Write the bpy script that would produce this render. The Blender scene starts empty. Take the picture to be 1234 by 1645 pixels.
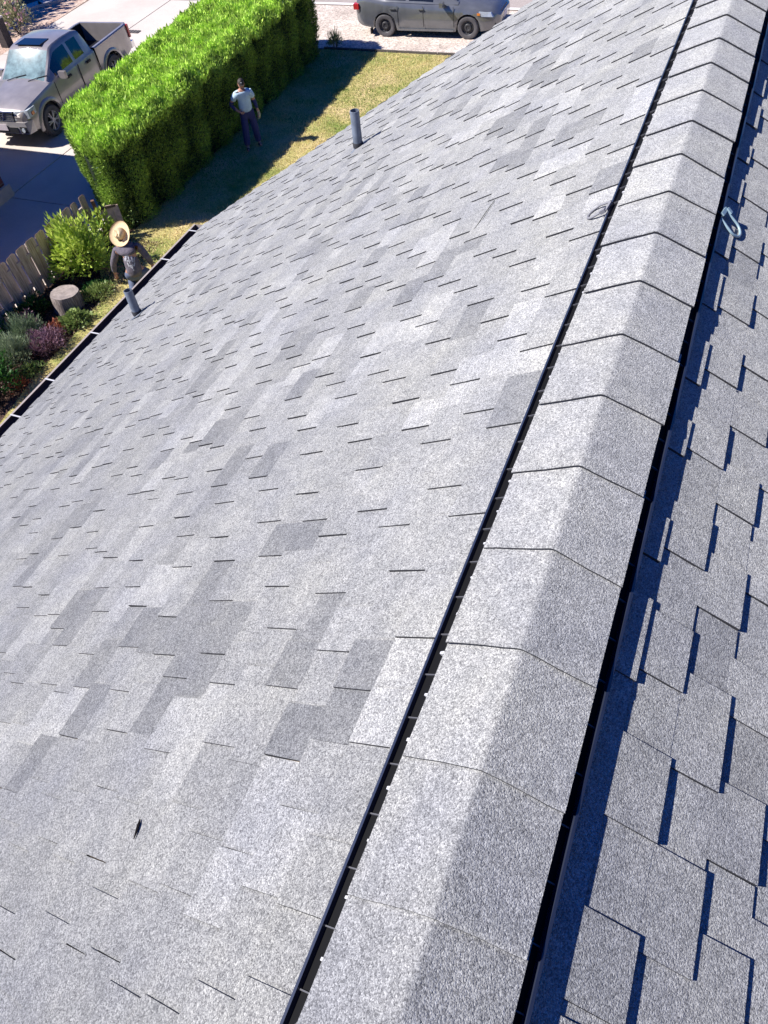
import bpy, math, random
import numpy as np
from mathutils import Vector, Matrix
R = math.radians
random.seed(11)
rng = np.random.default_rng(5)
sc = bpy.context.scene
col = sc.collection

# ------------------------------------------------------------------ camera
cam_d = bpy.data.cameras.new('camera')
cam = bpy.data.objects.new('camera', cam_d)
col.objects.link(cam)
A, B_, C_ = 0.5106864513, 0.6840548527, -0.1589900642
cam.matrix_world = Matrix.Translation((0.17798, -0.86776, 1.64068)) @ (
    Matrix.Rotation(A, 4, 'Z') @ Matrix.Rotation(B_, 4, 'X') @ Matrix.Rotation(C_, 4, 'Z'))
cam_d.sensor_fit = 'VERTICAL'
cam_d.sensor_height = 24.0
cam_d.lens = 24.0 * 1205.92 / 1645.0
cam_d.clip_start = 0.05
cam_d.clip_end = 2000
sc.camera = cam

# ------------------------------------------------------------------ sun, sky, exposure
SUN = Vector((-0.63, -0.32, 0.71)).normalized()
world = bpy.data.worlds.new('World')
sc.world = world
world.use_nodes = True
wn = world.node_tree.nodes
wl = world.node_tree.links
sky = wn.new('ShaderNodeTexSky')
sky.sky_type = 'NISHITA'
sky.sun_disc = False
sky.sun_elevation = math.asin(SUN.z)
sky.sun_rotation = math.atan2(SUN.x, SUN.y)
sky.ozone_density = 5.0
sky.air_density = 1.0
sky.dust_density = 0.2
hs = wn.new('ShaderNodeHueSaturation')
hs.inputs['Hue'].default_value = 0.525
hs.inputs['Saturation'].default_value = 1.8
wl.new(sky.outputs[0], hs.inputs['Color'])
wl.new(hs.outputs[0], wn['Background'].inputs['Color'])
wn['Background'].inputs['Strength'].default_value = 0.06
sd = bpy.data.lights.new('sun', 'SUN')
sd.energy = 4.6
sd.angle = R(0.53)
sd.color = (1.0, 0.96, 0.90)
sun = bpy.data.objects.new('sun', sd)
sun.rotation_euler = SUN.to_track_quat('Z', 'Y').to_euler()
sun.location = (-8, -4, 9)
col.objects.link(sun)
sc.view_settings.view_transform = 'Standard'
sc.view_settings.look = 'None'
sc.view_settings.gamma = 1.0
sc.view_settings.use_curve_mapping = False
sc.view_settings.exposure = 0.93
sc.cycles.max_bounces = 6
sc.cycles.transparent_max_bounces = 8

G = -7.10                       # ground level; the roof ridge is at z = 0
TH = 0.5204550327               # roof pitch
ST, CT = math.sin(TH), math.cos(TH)

# ------------------------------------------------------------------ helpers
def mk(name, me, parent=None, mats=()):
    o = bpy.data.objects.new(name, me)
    for m in mats:
        me.materials.append(m)
    col.objects.link(o)
    if parent is not None:
        o.parent = parent
    return o

def empty(name, loc, rz=0.0):
    o = bpy.data.objects.new(name, None)
    o.empty_display_size = 0.2
    o.location = loc
    o.rotation_euler = (0, 0, rz)
    col.objects.link(o)
    return o

def tag(o, label=None, cat=None, group=None, kind=None):
    if label: o['label'] = label
    if cat: o['category'] = cat
    if group: o['group'] = group
    if kind: o['kind'] = kind
    return o

class MB:
    """collects faces, builds one mesh"""
    def __init__(s):
        s.v = []; s.f = []; s.m = []; s.t = []
    def quad(s, a, b, c, d, m=0, t=0.5):
        i = len(s.v); s.v += [a, b, c, d]; s.f.append((i, i+1, i+2, i+3)); s.m.append(m); s.t.append(t)
    def poly(s, pts, m=0, t=0.5):
        i = len(s.v); s.v += list(pts); s.f.append(tuple(range(i, i+len(pts)))); s.m.append(m); s.t.append(t)
    def hexa(s, p, m=0, t=0.5, me=None):
        """p: 8 points, 0-3 bottom ring, 4-7 top ring; me = material of the sides"""
        i = len(s.v); s.v += list(p)
        e = m if me is None else me
        for q, mm in (((3, 2, 1, 0), e), ((4, 5, 6, 7), m), ((0, 1, 5, 4), e), ((1, 2, 6, 5), e), ((2, 3, 7, 6), e), ((3, 0, 4, 7), e)):
            s.f.append(tuple(i+k for k in q)); s.m.append(mm); s.t.append(t)
    def box(s, c, d, m=0, t=0.5, mat=None):
        x, y, z = c; a, b, h = d[0]/2, d[1]/2, d[2]/2
        p = [(x-a, y-b, z-h), (x+a, y-b, z-h), (x+a, y+b, z-h), (x-a, y+b, z-h),
             (x-a, y-b, z+h), (x+a, y-b, z+h), (x+a, y+b, z+h), (x-a, y+b, z+h)]
        if mat is not None:
            p = [tuple(mat @ Vector(q)) for q in p]
        s.hexa(p, m, t)
    def tube(s, p0, p1, r0, r1=None, n=10, m=0, t=0.5, cap=True):
        r1 = r0 if r1 is None else r1
        p0 = Vector(p0); p1 = Vector(p1); d = (p1-p0).normalized()
        u = d.orthogonal().normalized(); w = d.cross(u)
        i = len(s.v)
        for p, r in ((p0, r0), (p1, r1)):
            for k in range(n):
                a = 2*math.pi*k/n
                s.v.append(tuple(p + u*(r*math.cos(a)) + w*(r*math.sin(a))))
        for k in range(n):
            k2 = (k+1) % n
            s.f.append((i+k, i+k2, i+n+k2, i+n+k)); s.m.append(m); s.t.append(t)
        if cap:
            s.f.append(tuple(i+k for k in reversed(range(n)))); s.m.append(m); s.t.append(t)
            s.f.append(tuple(i+n+k for k in range(n))); s.m.append(m); s.t.append(t)
    def path(s, pts, r, n=8, m=0, t=0.5):
        for a, b in zip(pts[:-1], pts[1:]):
            s.tube(a, b, r, r, n, m, t)
    def lathe(s, prof, n=20, axis='Z', m=0, t=0.5, off=(0, 0, 0)):
        i = len(s.v); L = len(prof)
        for k in range(n):
            a = 2*math.pi*k/n
            for r, h in prof:
                if axis == 'Z': p = (r*math.cos(a), r*math.sin(a), h)
                else: p = (r*math.cos(a), h, r*math.sin(a))
                s.v.append((p[0]+off[0], p[1]+off[1], p[2]+off[2]))
        for k in range(n):
            k2 = (k+1) % n
            for j in range(L-1):
                q = (i+k*L+j, i+k2*L+j, i+k2*L+j+1, i+k*L+j+1)
                s.f.append(q if axis == 'Z' else q[::-1]); s.m.append(m); s.t.append(t)
    def loft(s, secs, mfun=None, cap=True, close=False, m=0, t=0.5):
        i = len(s.v); N = len(secs[0])
        for sec in secs: s.v += [tuple(p) for p in sec]
        for a in range(len(secs)-1):
            for b in range(N if close else N-1):
                mm = mfun(a, b) if mfun else m
                if mm is None: continue
                b2 = (b+1) % N
                s.f.append((i+a*N+b, i+a*N+b2, i+(a+1)*N+b2, i+(a+1)*N+b)); s.m.append(mm); s.t.append(t)
        if cap:
            s.f.append(tuple(i+b for b in reversed(range(N)))); s.m.append(m); s.t.append(t)
            s.f.append(tuple(i+(len(secs)-1)*N+b for b in range(N))); s.m.append(m); s.t.append(t)
    def mesh(s, name, smooth=None):
        me = bpy.data.meshes.new(name)
        me.from_pydata(s.v, [], s.f)
        me.polygons.foreach_set('material_index', s.m)
        at = me.attributes.new('tone', 'FLOAT', 'FACE')
        at.data.foreach_set('value', s.t)
        if smooth is not None:
            me.polygons.foreach_set('use_smooth', [True]*len(s.f))
            import bmesh
            bm = bmesh.new(); bm.from_mesh(me)
            bmesh.ops.remove_doubles(bm, verts=bm.verts, dist=1e-5)
            bmesh.ops.recalc_face_normals(bm, faces=bm.faces)
            bm.to_mesh(me); bm.free()
            me.set_sharp_from_angle(angle=R(smooth))
        me.update()
        return me
    def build(s, name, mats, parent=None, smooth=None):
        if not isinstance(mats, (list, tuple)): mats = [mats]
        return mk(name, s.mesh(name, smooth), parent, mats)

# ------------------------------------------------------------------ materials
def newmat(name):
    m = bpy.data.materials.new(name); m.use_nodes = True
    n = m.node_tree.nodes; l = m.node_tree.links
    return m, n, l, n['Principled BSDF']

def rgb(c): return (c[0], c[1], c[2], 1.0)

def simple(name, c, rough=0.6, metal=0.0, var=0.12, scale=6.0, bump=0.0, coat=0.0, spec=0.5, bscale=None):
    m, n, l, b = newmat(name)
    g = n.new('ShaderNodeNewGeometry')
    t = n.new('ShaderNodeTexNoise'); t.inputs['Scale'].default_value = scale
    t.inputs['Detail'].default_value = 6; t.inputs['Roughness'].default_value = 0.65
    l.new(g.outputs['Position'], t.inputs['Vector'])
    r = n.new('ShaderNodeValToRGB')
    r.color_ramp.elements[0].position = 0.3; r.color_ramp.elements[1].position = 0.7
    r.color_ramp.elements[0].color = rgb([x*(1-var) for x in c]); r.color_ramp.elements[1].color = rgb([min(1, x*(1+var)) for x in c])
    l.new(t.outputs['Fac'], r.inputs['Fac']); l.new(r.outputs[0], b.inputs['Base Color'])
    b.inputs['Roughness'].default_value = rough; b.inputs['Metallic'].default_value = metal
    b.inputs['Coat Weight'].default_value = coat; b.inputs['Specular IOR Level'].default_value = spec
    if bump:
        t2 = n.new('ShaderNodeTexNoise'); t2.inputs['Scale'].default_value = bscale or scale*6
        t2.inputs['Detail'].default_value = 4
        l.new(g.outputs['Position'], t2.inputs['Vector'])
        bp = n.new('ShaderNodeBump'); bp.inputs['Strength'].default_value = 1.0; bp.inputs['Distance'].default_value = bump
        l.new(t2.outputs['Fac'], bp.inputs['Height']); l.new(bp.outputs[0], b.inputs['Normal'])
    return m

def mixrgb(n, l, fac, a, b, mode='MIX'):
    x = n.new('ShaderNodeMix'); x.data_type = 'RGBA'; x.blend_type = mode
    for s, v in ((x.inputs[0], fac), (x.inputs[6], a), (x.inputs[7], b)):
        if hasattr(v, 'links') or hasattr(v, 'is_linked'): l.new(v, s)
        elif isinstance(v, (int, float)): s.default_value = v
        else: s.default_value = rgb(v)
    return x.outputs[2]

def granule(name, gain=1.0):
    """asphalt shingle: mineral granules of several sizes, tone from the face attribute"""
    m, n, l, b = newmat(name)
    g = n.new('ShaderNodeNewGeometry')
    at = n.new('ShaderNodeAttribute'); at.attribute_name = 'tone'
    base = n.new('ShaderNodeValToRGB')
    e = base.color_ramp.elements
    e[0].position = 0.0; e[0].color = rgb((0.195*gain, 0.198*gain, 0.203*gain))
    e[1].position = 1.0; e[1].color = rgb((0.375*gain, 0.375*gain, 0.368*gain))
    k = e.new(0.5); k.color = rgb((0.296*gain, 0.297*gain, 0.293*gain))
    l.new(at.outputs['Fac'], base.inputs['Fac'])
    v = n.new('ShaderNodeTexVoronoi'); v.inputs['Scale'].default_value = 430.0
    l.new(g.outputs['Position'], v.inputs['Vector'])
    sep = n.new('ShaderNodeSeparateColor'); l.new(v.outputs['Color'], sep.inputs[0])
    v2 = n.new('ShaderNodeTexVoronoi'); v2.inputs['Scale'].default_value = 205.0
    l.new(g.outputs['Position'], v2.inputs['Vector'])
    sep2 = n.new('ShaderNodeSeparateColor'); l.new(v2.outputs['Color'], sep2.inputs[0])
    no = n.new('ShaderNodeTexNoise'); no.inputs['Scale'].default_value = 120.0
    no.inputs['Detail'].default_value = 3; no.inputs['Roughness'].default_value = 0.7
    l.new(g.outputs['Position'], no.inputs['Vector'])
    # speckle = weighted sum, then ramp to a multiplier
    def math_(op, a, c):
        x = n.new('ShaderNodeMath'); x.operation = op
        for s, q in ((x.inputs[0], a), (x.inputs[1], c)):
            if isinstance(q, (int, float)): s.default_value = q
            else: l.new(q, s)
        return x.outputs[0]
    s1 = math_('MULTIPLY', sep.outputs[0], 0.48)
    s2 = math_('MULTIPLY', sep2.outputs[1], 0.30)
    s3 = math_('MULTIPLY', no.outputs['Fac'], 0.22)
    sm = math_('ADD', math_('ADD', s1, s2), s3)
    rp = n.new('ShaderNodeValToRGB')
    q = rp.color_ramp.elements
    q[0].position = 0.14; q[0].color = rgb((0.20, 0.20, 0.21))
    q[1].position = 0.90; q[1].color = rgb((0.94, 0.94, 0.93))
    w = q.new(0.50); w.color = rgb((0.5, 0.5, 0.51))
    w = q.new(0.36); w.color = rgb((0.39, 0.39, 0.395))
    w = q.new(0.68); w.color = rgb((0.70, 0.70, 0.69))
    l.new(sm, rp.inputs['Fac'])
    c1 = mixrgb(n, l, 1.0, base.outputs[0], rp.outputs[0], 'MULTIPLY')
    c2 = mixrgb(n, l, 1.0, c1, (2.0, 2.0, 2.0), 'MULTIPLY')
    # broad weathering and a little colour drift
    nb = n.new('ShaderNodeTexNoise'); nb.inputs['Scale'].default_value = 3.0
    nb.inputs['Detail'].default_value = 5
    l.new(g.outputs['Position'], nb.inputs['Vector'])
    rb = n.new('ShaderNodeValToRGB')
    rb.color_ramp.elements[0].position = 0.3; rb.color_ramp.elements[0].color = rgb((0.88, 0.885, 0.93))
    rb.color_ramp.elements[1].position = 0.7; rb.color_ramp.elements[1].color = rgb((1.06, 1.05, 1.02))
    l.new(nb.outputs['Fac'], rb.inputs['Fac'])
    c3 = mixrgb(n, l, 1.0, c2, rb.outputs[0], 'MULTIPLY')
    nm = n.new('ShaderNodeTexNoise'); nm.inputs['Scale'].default_value = 17.0
    nm.inputs['Detail'].default_value = 4; nm.inputs['Roughness'].default_value = 0.6
    l.new(g.outputs['Position'], nm.inputs['Vector'])
    rm = n.new('ShaderNodeValToRGB')
    rm.color_ramp.elements[0].position = 0.33; rm.color_ramp.elements[0].color = rgb((0.87, 0.875, 0.88))
    rm.color_ramp.elements[1].position = 0.68; rm.color_ramp.elements[1].color = rgb((1.09, 1.085, 1.075))
    l.new(nm.outputs['Fac'], rm.inputs['Fac'])
    c3 = mixrgb(n, l, 1.0, c3, rm.outputs[0], 'MULTIPLY')
    l.new(c3, b.inputs['Base Color'])
    b.inputs['Roughness'].default_value = 0.9
    b.inputs['Diffuse Roughness'].default_value = 1.0
    b.inputs['Specular IOR Level'].default_value = 0.25
    bp = n.new('ShaderNodeBump'); bp.inputs['Strength'].default_value = 1.0; bp.inputs['Distance'].default_value = 0.0010
    l.new(v.outputs['Distance'], bp.inputs['Height'])
    bp2 = n.new('ShaderNodeBump'); bp2.inputs['Strength'].default_value = 0.8; bp2.inputs['Distance'].default_value = 0.0015
    bp2.invert = True
    l.new(v2.outputs['Distance'], bp2.inputs['Height']); l.new(bp.outputs[0], bp2.inputs['Normal'])
    bp.invert = True
    l.new(bp2.outputs[0], b.inputs['Normal'])
    return m

def woodmat(name, c0, c1, sc_=(22, 22, 1.6), rough=0.85):
    m, n, l, b = newmat(name)
    g = n.new('ShaderNodeNewGeometry'); mp = n.new('ShaderNodeMapping'); mp.inputs['Scale'].default_value = sc_
    l.new(g.outputs['Position'], mp.inputs['Vector'])
    t = n.new('ShaderNodeTexNoise'); t.inputs['Scale'].default_value = 1.6; t.inputs['Detail'].default_value = 7; t.inputs['Roughness'].default_value = .7
    l.new(mp.outputs[0], t.inputs['Vector'])
    r = n.new('ShaderNodeValToRGB'); r.color_ramp.elements[0].position = .34; r.color_ramp.elements[1].position = .66
    r.color_ramp.elements[0].color = rgb(c0); r.color_ramp.elements[1].color = rgb(c1)
    l.new(t.outputs['Fac'], r.inputs['Fac']); l.new(r.outputs[0], b.inputs['Base Color'])
    bp = n.new('ShaderNodeBump'); bp.inputs['Distance'].default_value = .006
    l.new(t.outputs['Fac'], bp.inputs['Height']); l.new(bp.outputs[0], b.inputs['Normal'])
    b.inputs['Roughness'].default_value = rough; b.inputs['Specular IOR Level'].default_value = .2
    return m

def leafmat(name, c0, c1, trans=0.25, rough=0.55):
    m, n, l, b = newmat(name)
    at = n.new('ShaderNodeAttribute'); at.attribute_name = 'tone'
    cc = mixrgb(n, l, at.outputs['Fac'], c0, c1)
    l.new(cc, b.inputs['Base Color'])
    b.inputs['Roughness'].default_value = rough
    b.inputs['Specular IOR Level'].default_value = 0.3
    tr = n.new('ShaderNodeBsdfTranslucent'); l.new(cc, tr.inputs['Color'])
    mx = n.new('ShaderNodeMixShader'); mx.inputs[0].default_value = trans
    out = n['Material Output']
    l.new(b.outputs[0], mx.inputs[1]); l.new(tr.outputs[0], mx.inputs[2]); l.new(mx.outputs[0], out.inputs['Surface'])
    return m

def groundmat(name, c0, c1, c2, s_big=0.5, s_small=60.0, bump=0.004, spread=0.25, rough=0.95):
    """three colours blended by a broad noise and a fine speckle"""
    m, n, l, b = newmat(name)
    g = n.new('ShaderNodeNewGeometry')
    t = n.new('ShaderNodeTexNoise'); t.inputs['Scale'].default_value = s_big; t.inputs['Detail'].default_value = 7
    t.inputs['Roughness'].default_value = 0.65
    l.new(g.outputs['Position'], t.inputs['Vector'])
    r = n.new('ShaderNodeValToRGB'); e = r.color_ramp.elements
    e[0].position = 0.36; e[0].color = rgb(c0); e[1].position = 0.66; e[1].color = rgb(c2)
    k = e.new(0.5); k.color = rgb(c1)
    l.new(t.outputs['Fac'], r.inputs['Fac'])
    v = n.new('ShaderNodeTexVoronoi'); v.inputs['Scale'].default_value = s_small
    l.new(g.outputs['Position'], v.inputs['Vector'])
    sp = n.new('ShaderNodeSeparateColor'); l.new(v.outputs['Color'], sp.inputs[0])
    r2 = n.new('ShaderNodeValToRGB')
    r2.color_ramp.elements[0].color = rgb([1-spread]*3); r2.color_ramp.elements[1].color = rgb([1+spread]*3)
    l.new(sp.outputs[0], r2.inputs['Fac'])
    c = mixrgb(n, l, 1.0, r.outputs[0], r2.outputs[0], 'MULTIPLY')
    l.new(c, b.inputs['Base Color'])
    b.inputs['Roughness'].default_value = rough; b.inputs['Specular IOR Level'].default_value = 0.2
    bp = n.new('ShaderNodeBump'); bp.inputs['Distance'].default_value = bump; bp.inputs['Strength'].default_value = 0.8
    l.new(v.outputs['Distance'], bp.inputs['Height']); l.new(bp.outputs[0], b.inputs['Normal'])
    return m

M_gran = granule('shingle_granules')
M_cap = granule('ridge_cap_granules', 1.02)
M_edge = simple('asphalt_edge', (0.03, 0.03, 0.036), 0.8, var=0.3, scale=80)
M_black = simple('black_plastic', (0.006, 0.006, 0.007), 0.7, var=0.2, spec=0.1)
M_lip = simple('vent_baffle_plastic', (0.02, 0.025, 0.045), 0.3, var=0.2, spec=0.9)
M_rib = simple('vent_rib_plastic', (0.075, 0.075, 0.085), 0.6)
M_white = simple('white_plastic', (0.48, 0.48, 0.50), 0.5, var=0.15)
M_pipe = simple('grey_painted_pipe', (0.13, 0.155, 0.20), 0.55, var=0.25, scale=12, bump=0.001)
M_ring = simple('pale_blue_coated_steel', (0.27, 0.38, 0.43), 0.35, var=0.08, spec=0.6)
M_ringgrey = simple('weathered_grey_steel', (0.20, 0.20, 0.22), 0.5, var=0.12)
M_trim = simple('beige_painted_metal', (0.42, 0.36, 0.33), 0.5, var=0.1)
M_wood = simple('roof_deck_plywood', (0.25, 0.18, 0.11), 0.8, var=0.2)
M_siding = simple('beige_siding', (0.48, 0.44, 0.38), 0.8, var=0.06)
# ================================================================== SETTING: ground
def sheet(name, pts, z, mat, kind='structure'):
    mb = MB(); mb.poly([(x, y, z) for x, y in pts])
    o = mb.build(name, mat); o['kind'] = kind
    return o

M_soil = groundmat('dry_soil', (0.16, 0.12, 0.09), (0.24, 0.19, 0.15), (0.32, 0.26, 0.21), 0.8, 50)
M_grav = groundmat('pale_gravel', (0.44, 0.37, 0.32), (0.53, 0.45, 0.39), (0.62, 0.54, 0.48), 1.2, 26, 0.010, 0.40)
M_pinkgrav = groundmat('pink_gravel', (0.40, 0.27, 0.21), (0.48, 0.35, 0.28), (0.55, 0.43, 0.35), 1.5, 22, 0.012, 0.4)
M_conc = groundmat('driveway_concrete', (0.50, 0.44, 0.40), (0.56, 0.50, 0.45), (0.60, 0.54, 0.49), 0.35, 120, 0.001, 0.08)
M_lawn = groundmat('dry_lawn', (0.20, 0.26, 0.06), (0.42, 0.37, 0.14), (0.60, 0.46, 0.24), 0.9, 55, 0.015, 0.35)
M_mulch = groundmat('bark_mulch', (0.035, 0.02, 0.015), (0.065, 0.038, 0.028), (0.10, 0.06, 0.045), 3, 40, 0.02, 0.5)
M_road = groundmat('worn_asphalt', (0.30, 0.25, 0.23), (0.34, 0.29, 0.27), (0.38, 0.33, 0.31), 0.6, 70, 0.003, 0.2)
M_paint = simple('road_paint', (0.75, 0.74, 0.72), 0.7, var=0.08, scale=3)
M_timber = simple('weathered_timber_edging', (0.10, 0.085, 0.075), 0.8, var=0.3, scale=9)
M_kerb = simple('kerb_concrete', (0.50, 0.45, 0.42), 0.85, var=0.1)
M_asph = groundmat('dark_asphalt', (0.05, 0.05, 0.055), (0.065, 0.065, 0.07), (0.085, 0.085, 0.09), 0.6, 60, 0.003, 0.25)

sheet('ground', [(-600, -600), (600, -600), (600, 600), (-600, 600)], G-0.014, M_soil)
sheet('gravel_verge', [(-14.8, 21.62), (40, 21.62), (40, 25.05), (-14.8, 25.05)], G-0.004, M_grav)
sheet('road', [(-120, 25.12), (120, 25.12), (120, 34.5), (-120, 34.5)], G-0.006, M_road)
sheet('road_edge_line', [(-120, 25.14), (120, 25.14), (120, 25.30), (-120, 25.30)], G-0.002, M_paint)
sheet('far_verge', [(-120, 34.6), (120, 34.6), (120, 60), (-120, 60)], G-0.010, M_pinkgrav)
lawn_pts = [(-11.95, 9.9), (-11.15, 9.0), (-10.92, 7.6), (-10.9, 6.4), (-10.6, 4.6), (-10.9, 1.0), (-10.9, -8), (-5.6, -8), (-5.6, 21.55), (-11.95, 21.55)]
sheet('lawn', lawn_pts, G, M_lawn)
sheet('garden_bed', [(-12.75, -8), (-10.5, -8), (-10.5, 9.3), (-11.2, 11.2), (-12.75, 11.2)], G-0.004, M_mulch)
sheet('hedge_bed', [(-12.6, 11.0), (-11.3, 11.0), (-11.3, 21.6), (-14.7, 21.6), (-14.2, 13.2)], G-0.009+0.007, M_mulch)
sheet('gravel_bed', [(-25.1, 12.0), (-22.9, 12.0), (-23.35, 25.05), (-25.1, 25.05)], G-0.005, M_pinkgrav)
sheet('side_street', [(-60, 6), (-26.35, 6), (-26.25, 22.9), (-25.45, 24.4), (-24.9, 25.11), (-60, 25.11)], G-0.007, M_asph)
# kerb between the side street and the gravel bed
mb = MB()
kp = [(-26.2, 6), (-26.1, 22.9), (-25.3, 24.35), (-24.6, 25.0)]
for a, b in zip(kp[:-1], kp[1:]):
    d = (Vector(b)-Vector(a)).normalized(); nrm = Vector((d.y, -d.x))*0.5
    q = [a, b, (b[0]+nrm.x, b[1]+nrm.y), (a[0]+nrm.x, a[1]+nrm.y)]
    mb.hexa([(x, y, G-0.05) for x, y in q] + [(x, y, G+0.09) for x, y in q])
o = mb.build('kerb', M_kerb); o['kind'] = 'structure'

# driveway of cast slabs with open joints
drive = sheet('driveway', [(-23.2, -8), (-12.62, -8), (-12.62, 11.1), (-14.5, 12.4), (-14.85, 25.05), (-23.2, 25.05)], G-0.012, M_soil)
xs = [-23.2, -19.7, -16.15, -12.62]
ys = [-8.0, -4.0, 0.0, 4.0, 7.95, 11.86, 15.8, 19.8, 25.04]
for i in range(3):
    for j in range(len(ys)-1):
        x0, x1, y0, y1 = xs[i]+.012, xs[i+1]-.012, ys[j]+.012, ys[j+1]-.012
        if i == 2 and j >= 5: x1 = -14.55
        mb = MB()
        h = G+0.022+random.uniform(-.003, .003)
        if i == 2 and j == 5:
            q = [(x0, y0), (-12.95, y0), (-14.2, 13.25), (-14.5, y1), (x0, y1)]
            mb.poly([(a, b, h) for a, b in q])
            for a, b in zip(q, q[1:]+q[:1]): mb.quad((a[0], a[1], G-.011), (b[0], b[1], G-.011), (b[0], b[1], h), (a[0], a[1], h))
            mb.build('concrete_slab', M_conc, drive); continue
        mb.hexa([(x0, y0, G-.011), (x1, y0, G-.011), (x1, y1, G-.011), (x0, y1, G-.011),
                 (x0+.008, y0+.008, h), (x1-.008, y0+.008, h), (x1-.008, y1-.008, h), (x0+.008, y1-.008, h)])
        mb.build('concrete_slab', M_conc, drive)
mb = MB(); mb.box((-19.42, 22.1, G+.03), (.62, .22, .02))
for k in range(5): mb.box((-19.66+k*.12, 22.1, G+.043), (.03, .2, .01))
tag(mb.build('drain_cover', simple('cast_iron', (0.10, 0.09, 0.085), 0.7)), 'small dark drain cover set in the sunlit driveway behind the pickup', 'drain cover')

# timber edging between lawn and gravel
mb = MB()
for k in range(7):
    x0 = -11.9+k*1.22
    mb.box((x0+.6, 21.6+random.uniform(-.01, .01), G+.005), (1.2, .045, .09))
tag(mb.build('timber_edging', M_timber), 'thin dark timber edging between the dry lawn and the gravel', 'edging')

# grass blades
def cards(name, P, U, L, W, tone, mat, parent=None, roll=None, bend=0.0):
    """leaf cards: P base points, U unit long axis, L length, W width (arrays)"""
    N = len(P)
    ref = rng.normal(size=(N, 3)); s = np.cross(U, ref); s /= np.linalg.norm(s, axis=1)[:, None]+1e-9
    tip = P + U*L[:, None]
    mid = P + U*(L*0.45)[:, None]
    nn = np.cross(U, s)
    mid2 = mid + nn*(L*bend)[:, None]
    V = np.empty((N, 4, 3), np.float32)
    V[:, 0] = P; V[:, 1] = mid2 + s*(W*.5)[:, None]; V[:, 2] = tip; V[:, 3] = mid2 - s*(W*.5)[:, None]
    me = bpy.data.meshes.new(name)
    me.vertices.add(N*4); me.vertices.foreach_set('co', V.ravel())
    me.loops.add(N*4); me.loops.foreach_set('vertex_index', np.arange(N*4, dtype=np.int32))
    me.polygons.add(N); me.polygons.foreach_set('loop_start', np.arange(0, N*4, 4, dtype=np.int32))
    at = me.attributes.new('tone', 'FLOAT', 'FACE'); at.data.foreach_set('value', tone.astype(np.float32))
    me.update(calc_edges=True)
    return mk(name, me, parent, [mat])

def unit(v): return v/(np.linalg.norm(v, axis=1)[:, None]+1e-9)

M_grass = leafmat('grass_blades', (0.17, 0.27, 0.04), (0.78, 0.63, 0.32), 0.2)
def inpoly(x, y, pts):
    c = np.zeros(len(x), bool); j = len(pts)-1
    for i in range(len(pts)):
        xi, yi = pts[i]; xj, yj = pts[j]
        if yi != yj:
            c ^= ((yi > y) != (yj > y)) & (x < (xj-xi)*(y-yi)/(yj-yi)+xi)
        j = i
    return c
N = 95000
x = rng.uniform(-11.95, -6.3, N); y = rng.uniform(3.5, 21.5, N)
k = inpoly(x, y, lawn_pts); x, y = x[k], y[k]; N = len(x)
U = unit(np.stack([rng.normal(0, .55, N), rng.normal(0, .55, N), np.ones(N)], 1))
pat = 0.50+0.28*np.sin(x*1.7+1.3*np.sin(y*.8))+0.28*np.sin(y*1.1+x*.6+2)+rng.normal(0, .22, N)
pat = np.where(y < 8.6, pat+.35, pat)
o = cards('grass', np.stack([x, y, np.full(N, G-.005)], 1), U, rng.uniform(.03, .075, N), rng.uniform(.008, .016, N), np.clip(pat, 0, 1), M_grass)
tag(o, 'short dry yellow green grass covering the lawn', 'grass', kind='stuff')
# ================================================================== HOUSE
house = empty('house', (0, 0, G))
tag(house, 'house under the camera with its long grey shingle roof, ridge vent and eave gutter', 'house')
HO = Vector((0, 0, -G))          # children are built in ridge coordinates, shifted to the house origin
def hl(o): o.location = HO; return o
D0 = 0.009
def P(side, s, t, h=0.0):
    """point on a roof slope: side -1 left / +1 right, s down the slope, t along the ridge, h above"""
    return (side*(s*CT + h*ST), t, -D0 - s*ST + h*CT)
def rake(s): return 8.22 - 0.247*s
EAVE = 6.90
slopes = {}
for side in (-1, 1):
    mb = MB()
    t0 = -3.5
    a = [P(side, .06, t0, -.035), P(side, EAVE-.02, t0, -.035), P(side, EAVE-.02, rake(EAVE)-.03, -.035), P(side, .06, rake(.06)-.03, -.035)]
    b = [P(side, .06, t0, -.006), P(side, EAVE-.02, t0, -.006), P(side, EAVE-.02, rake(EAVE)-.03, -.006), P(side, .06, rake(.06)-.03, -.006)]
    if side < 0: a.reverse(); b.reverse()
    mb.hexa(a+b)
    slopes[side] = tag(hl(mb.build('roof_slope', M_wood, house)), 'sunlit broad left roof slope' if side < 0 else 'right roof slope beside the ridge vent in raking light')

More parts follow.
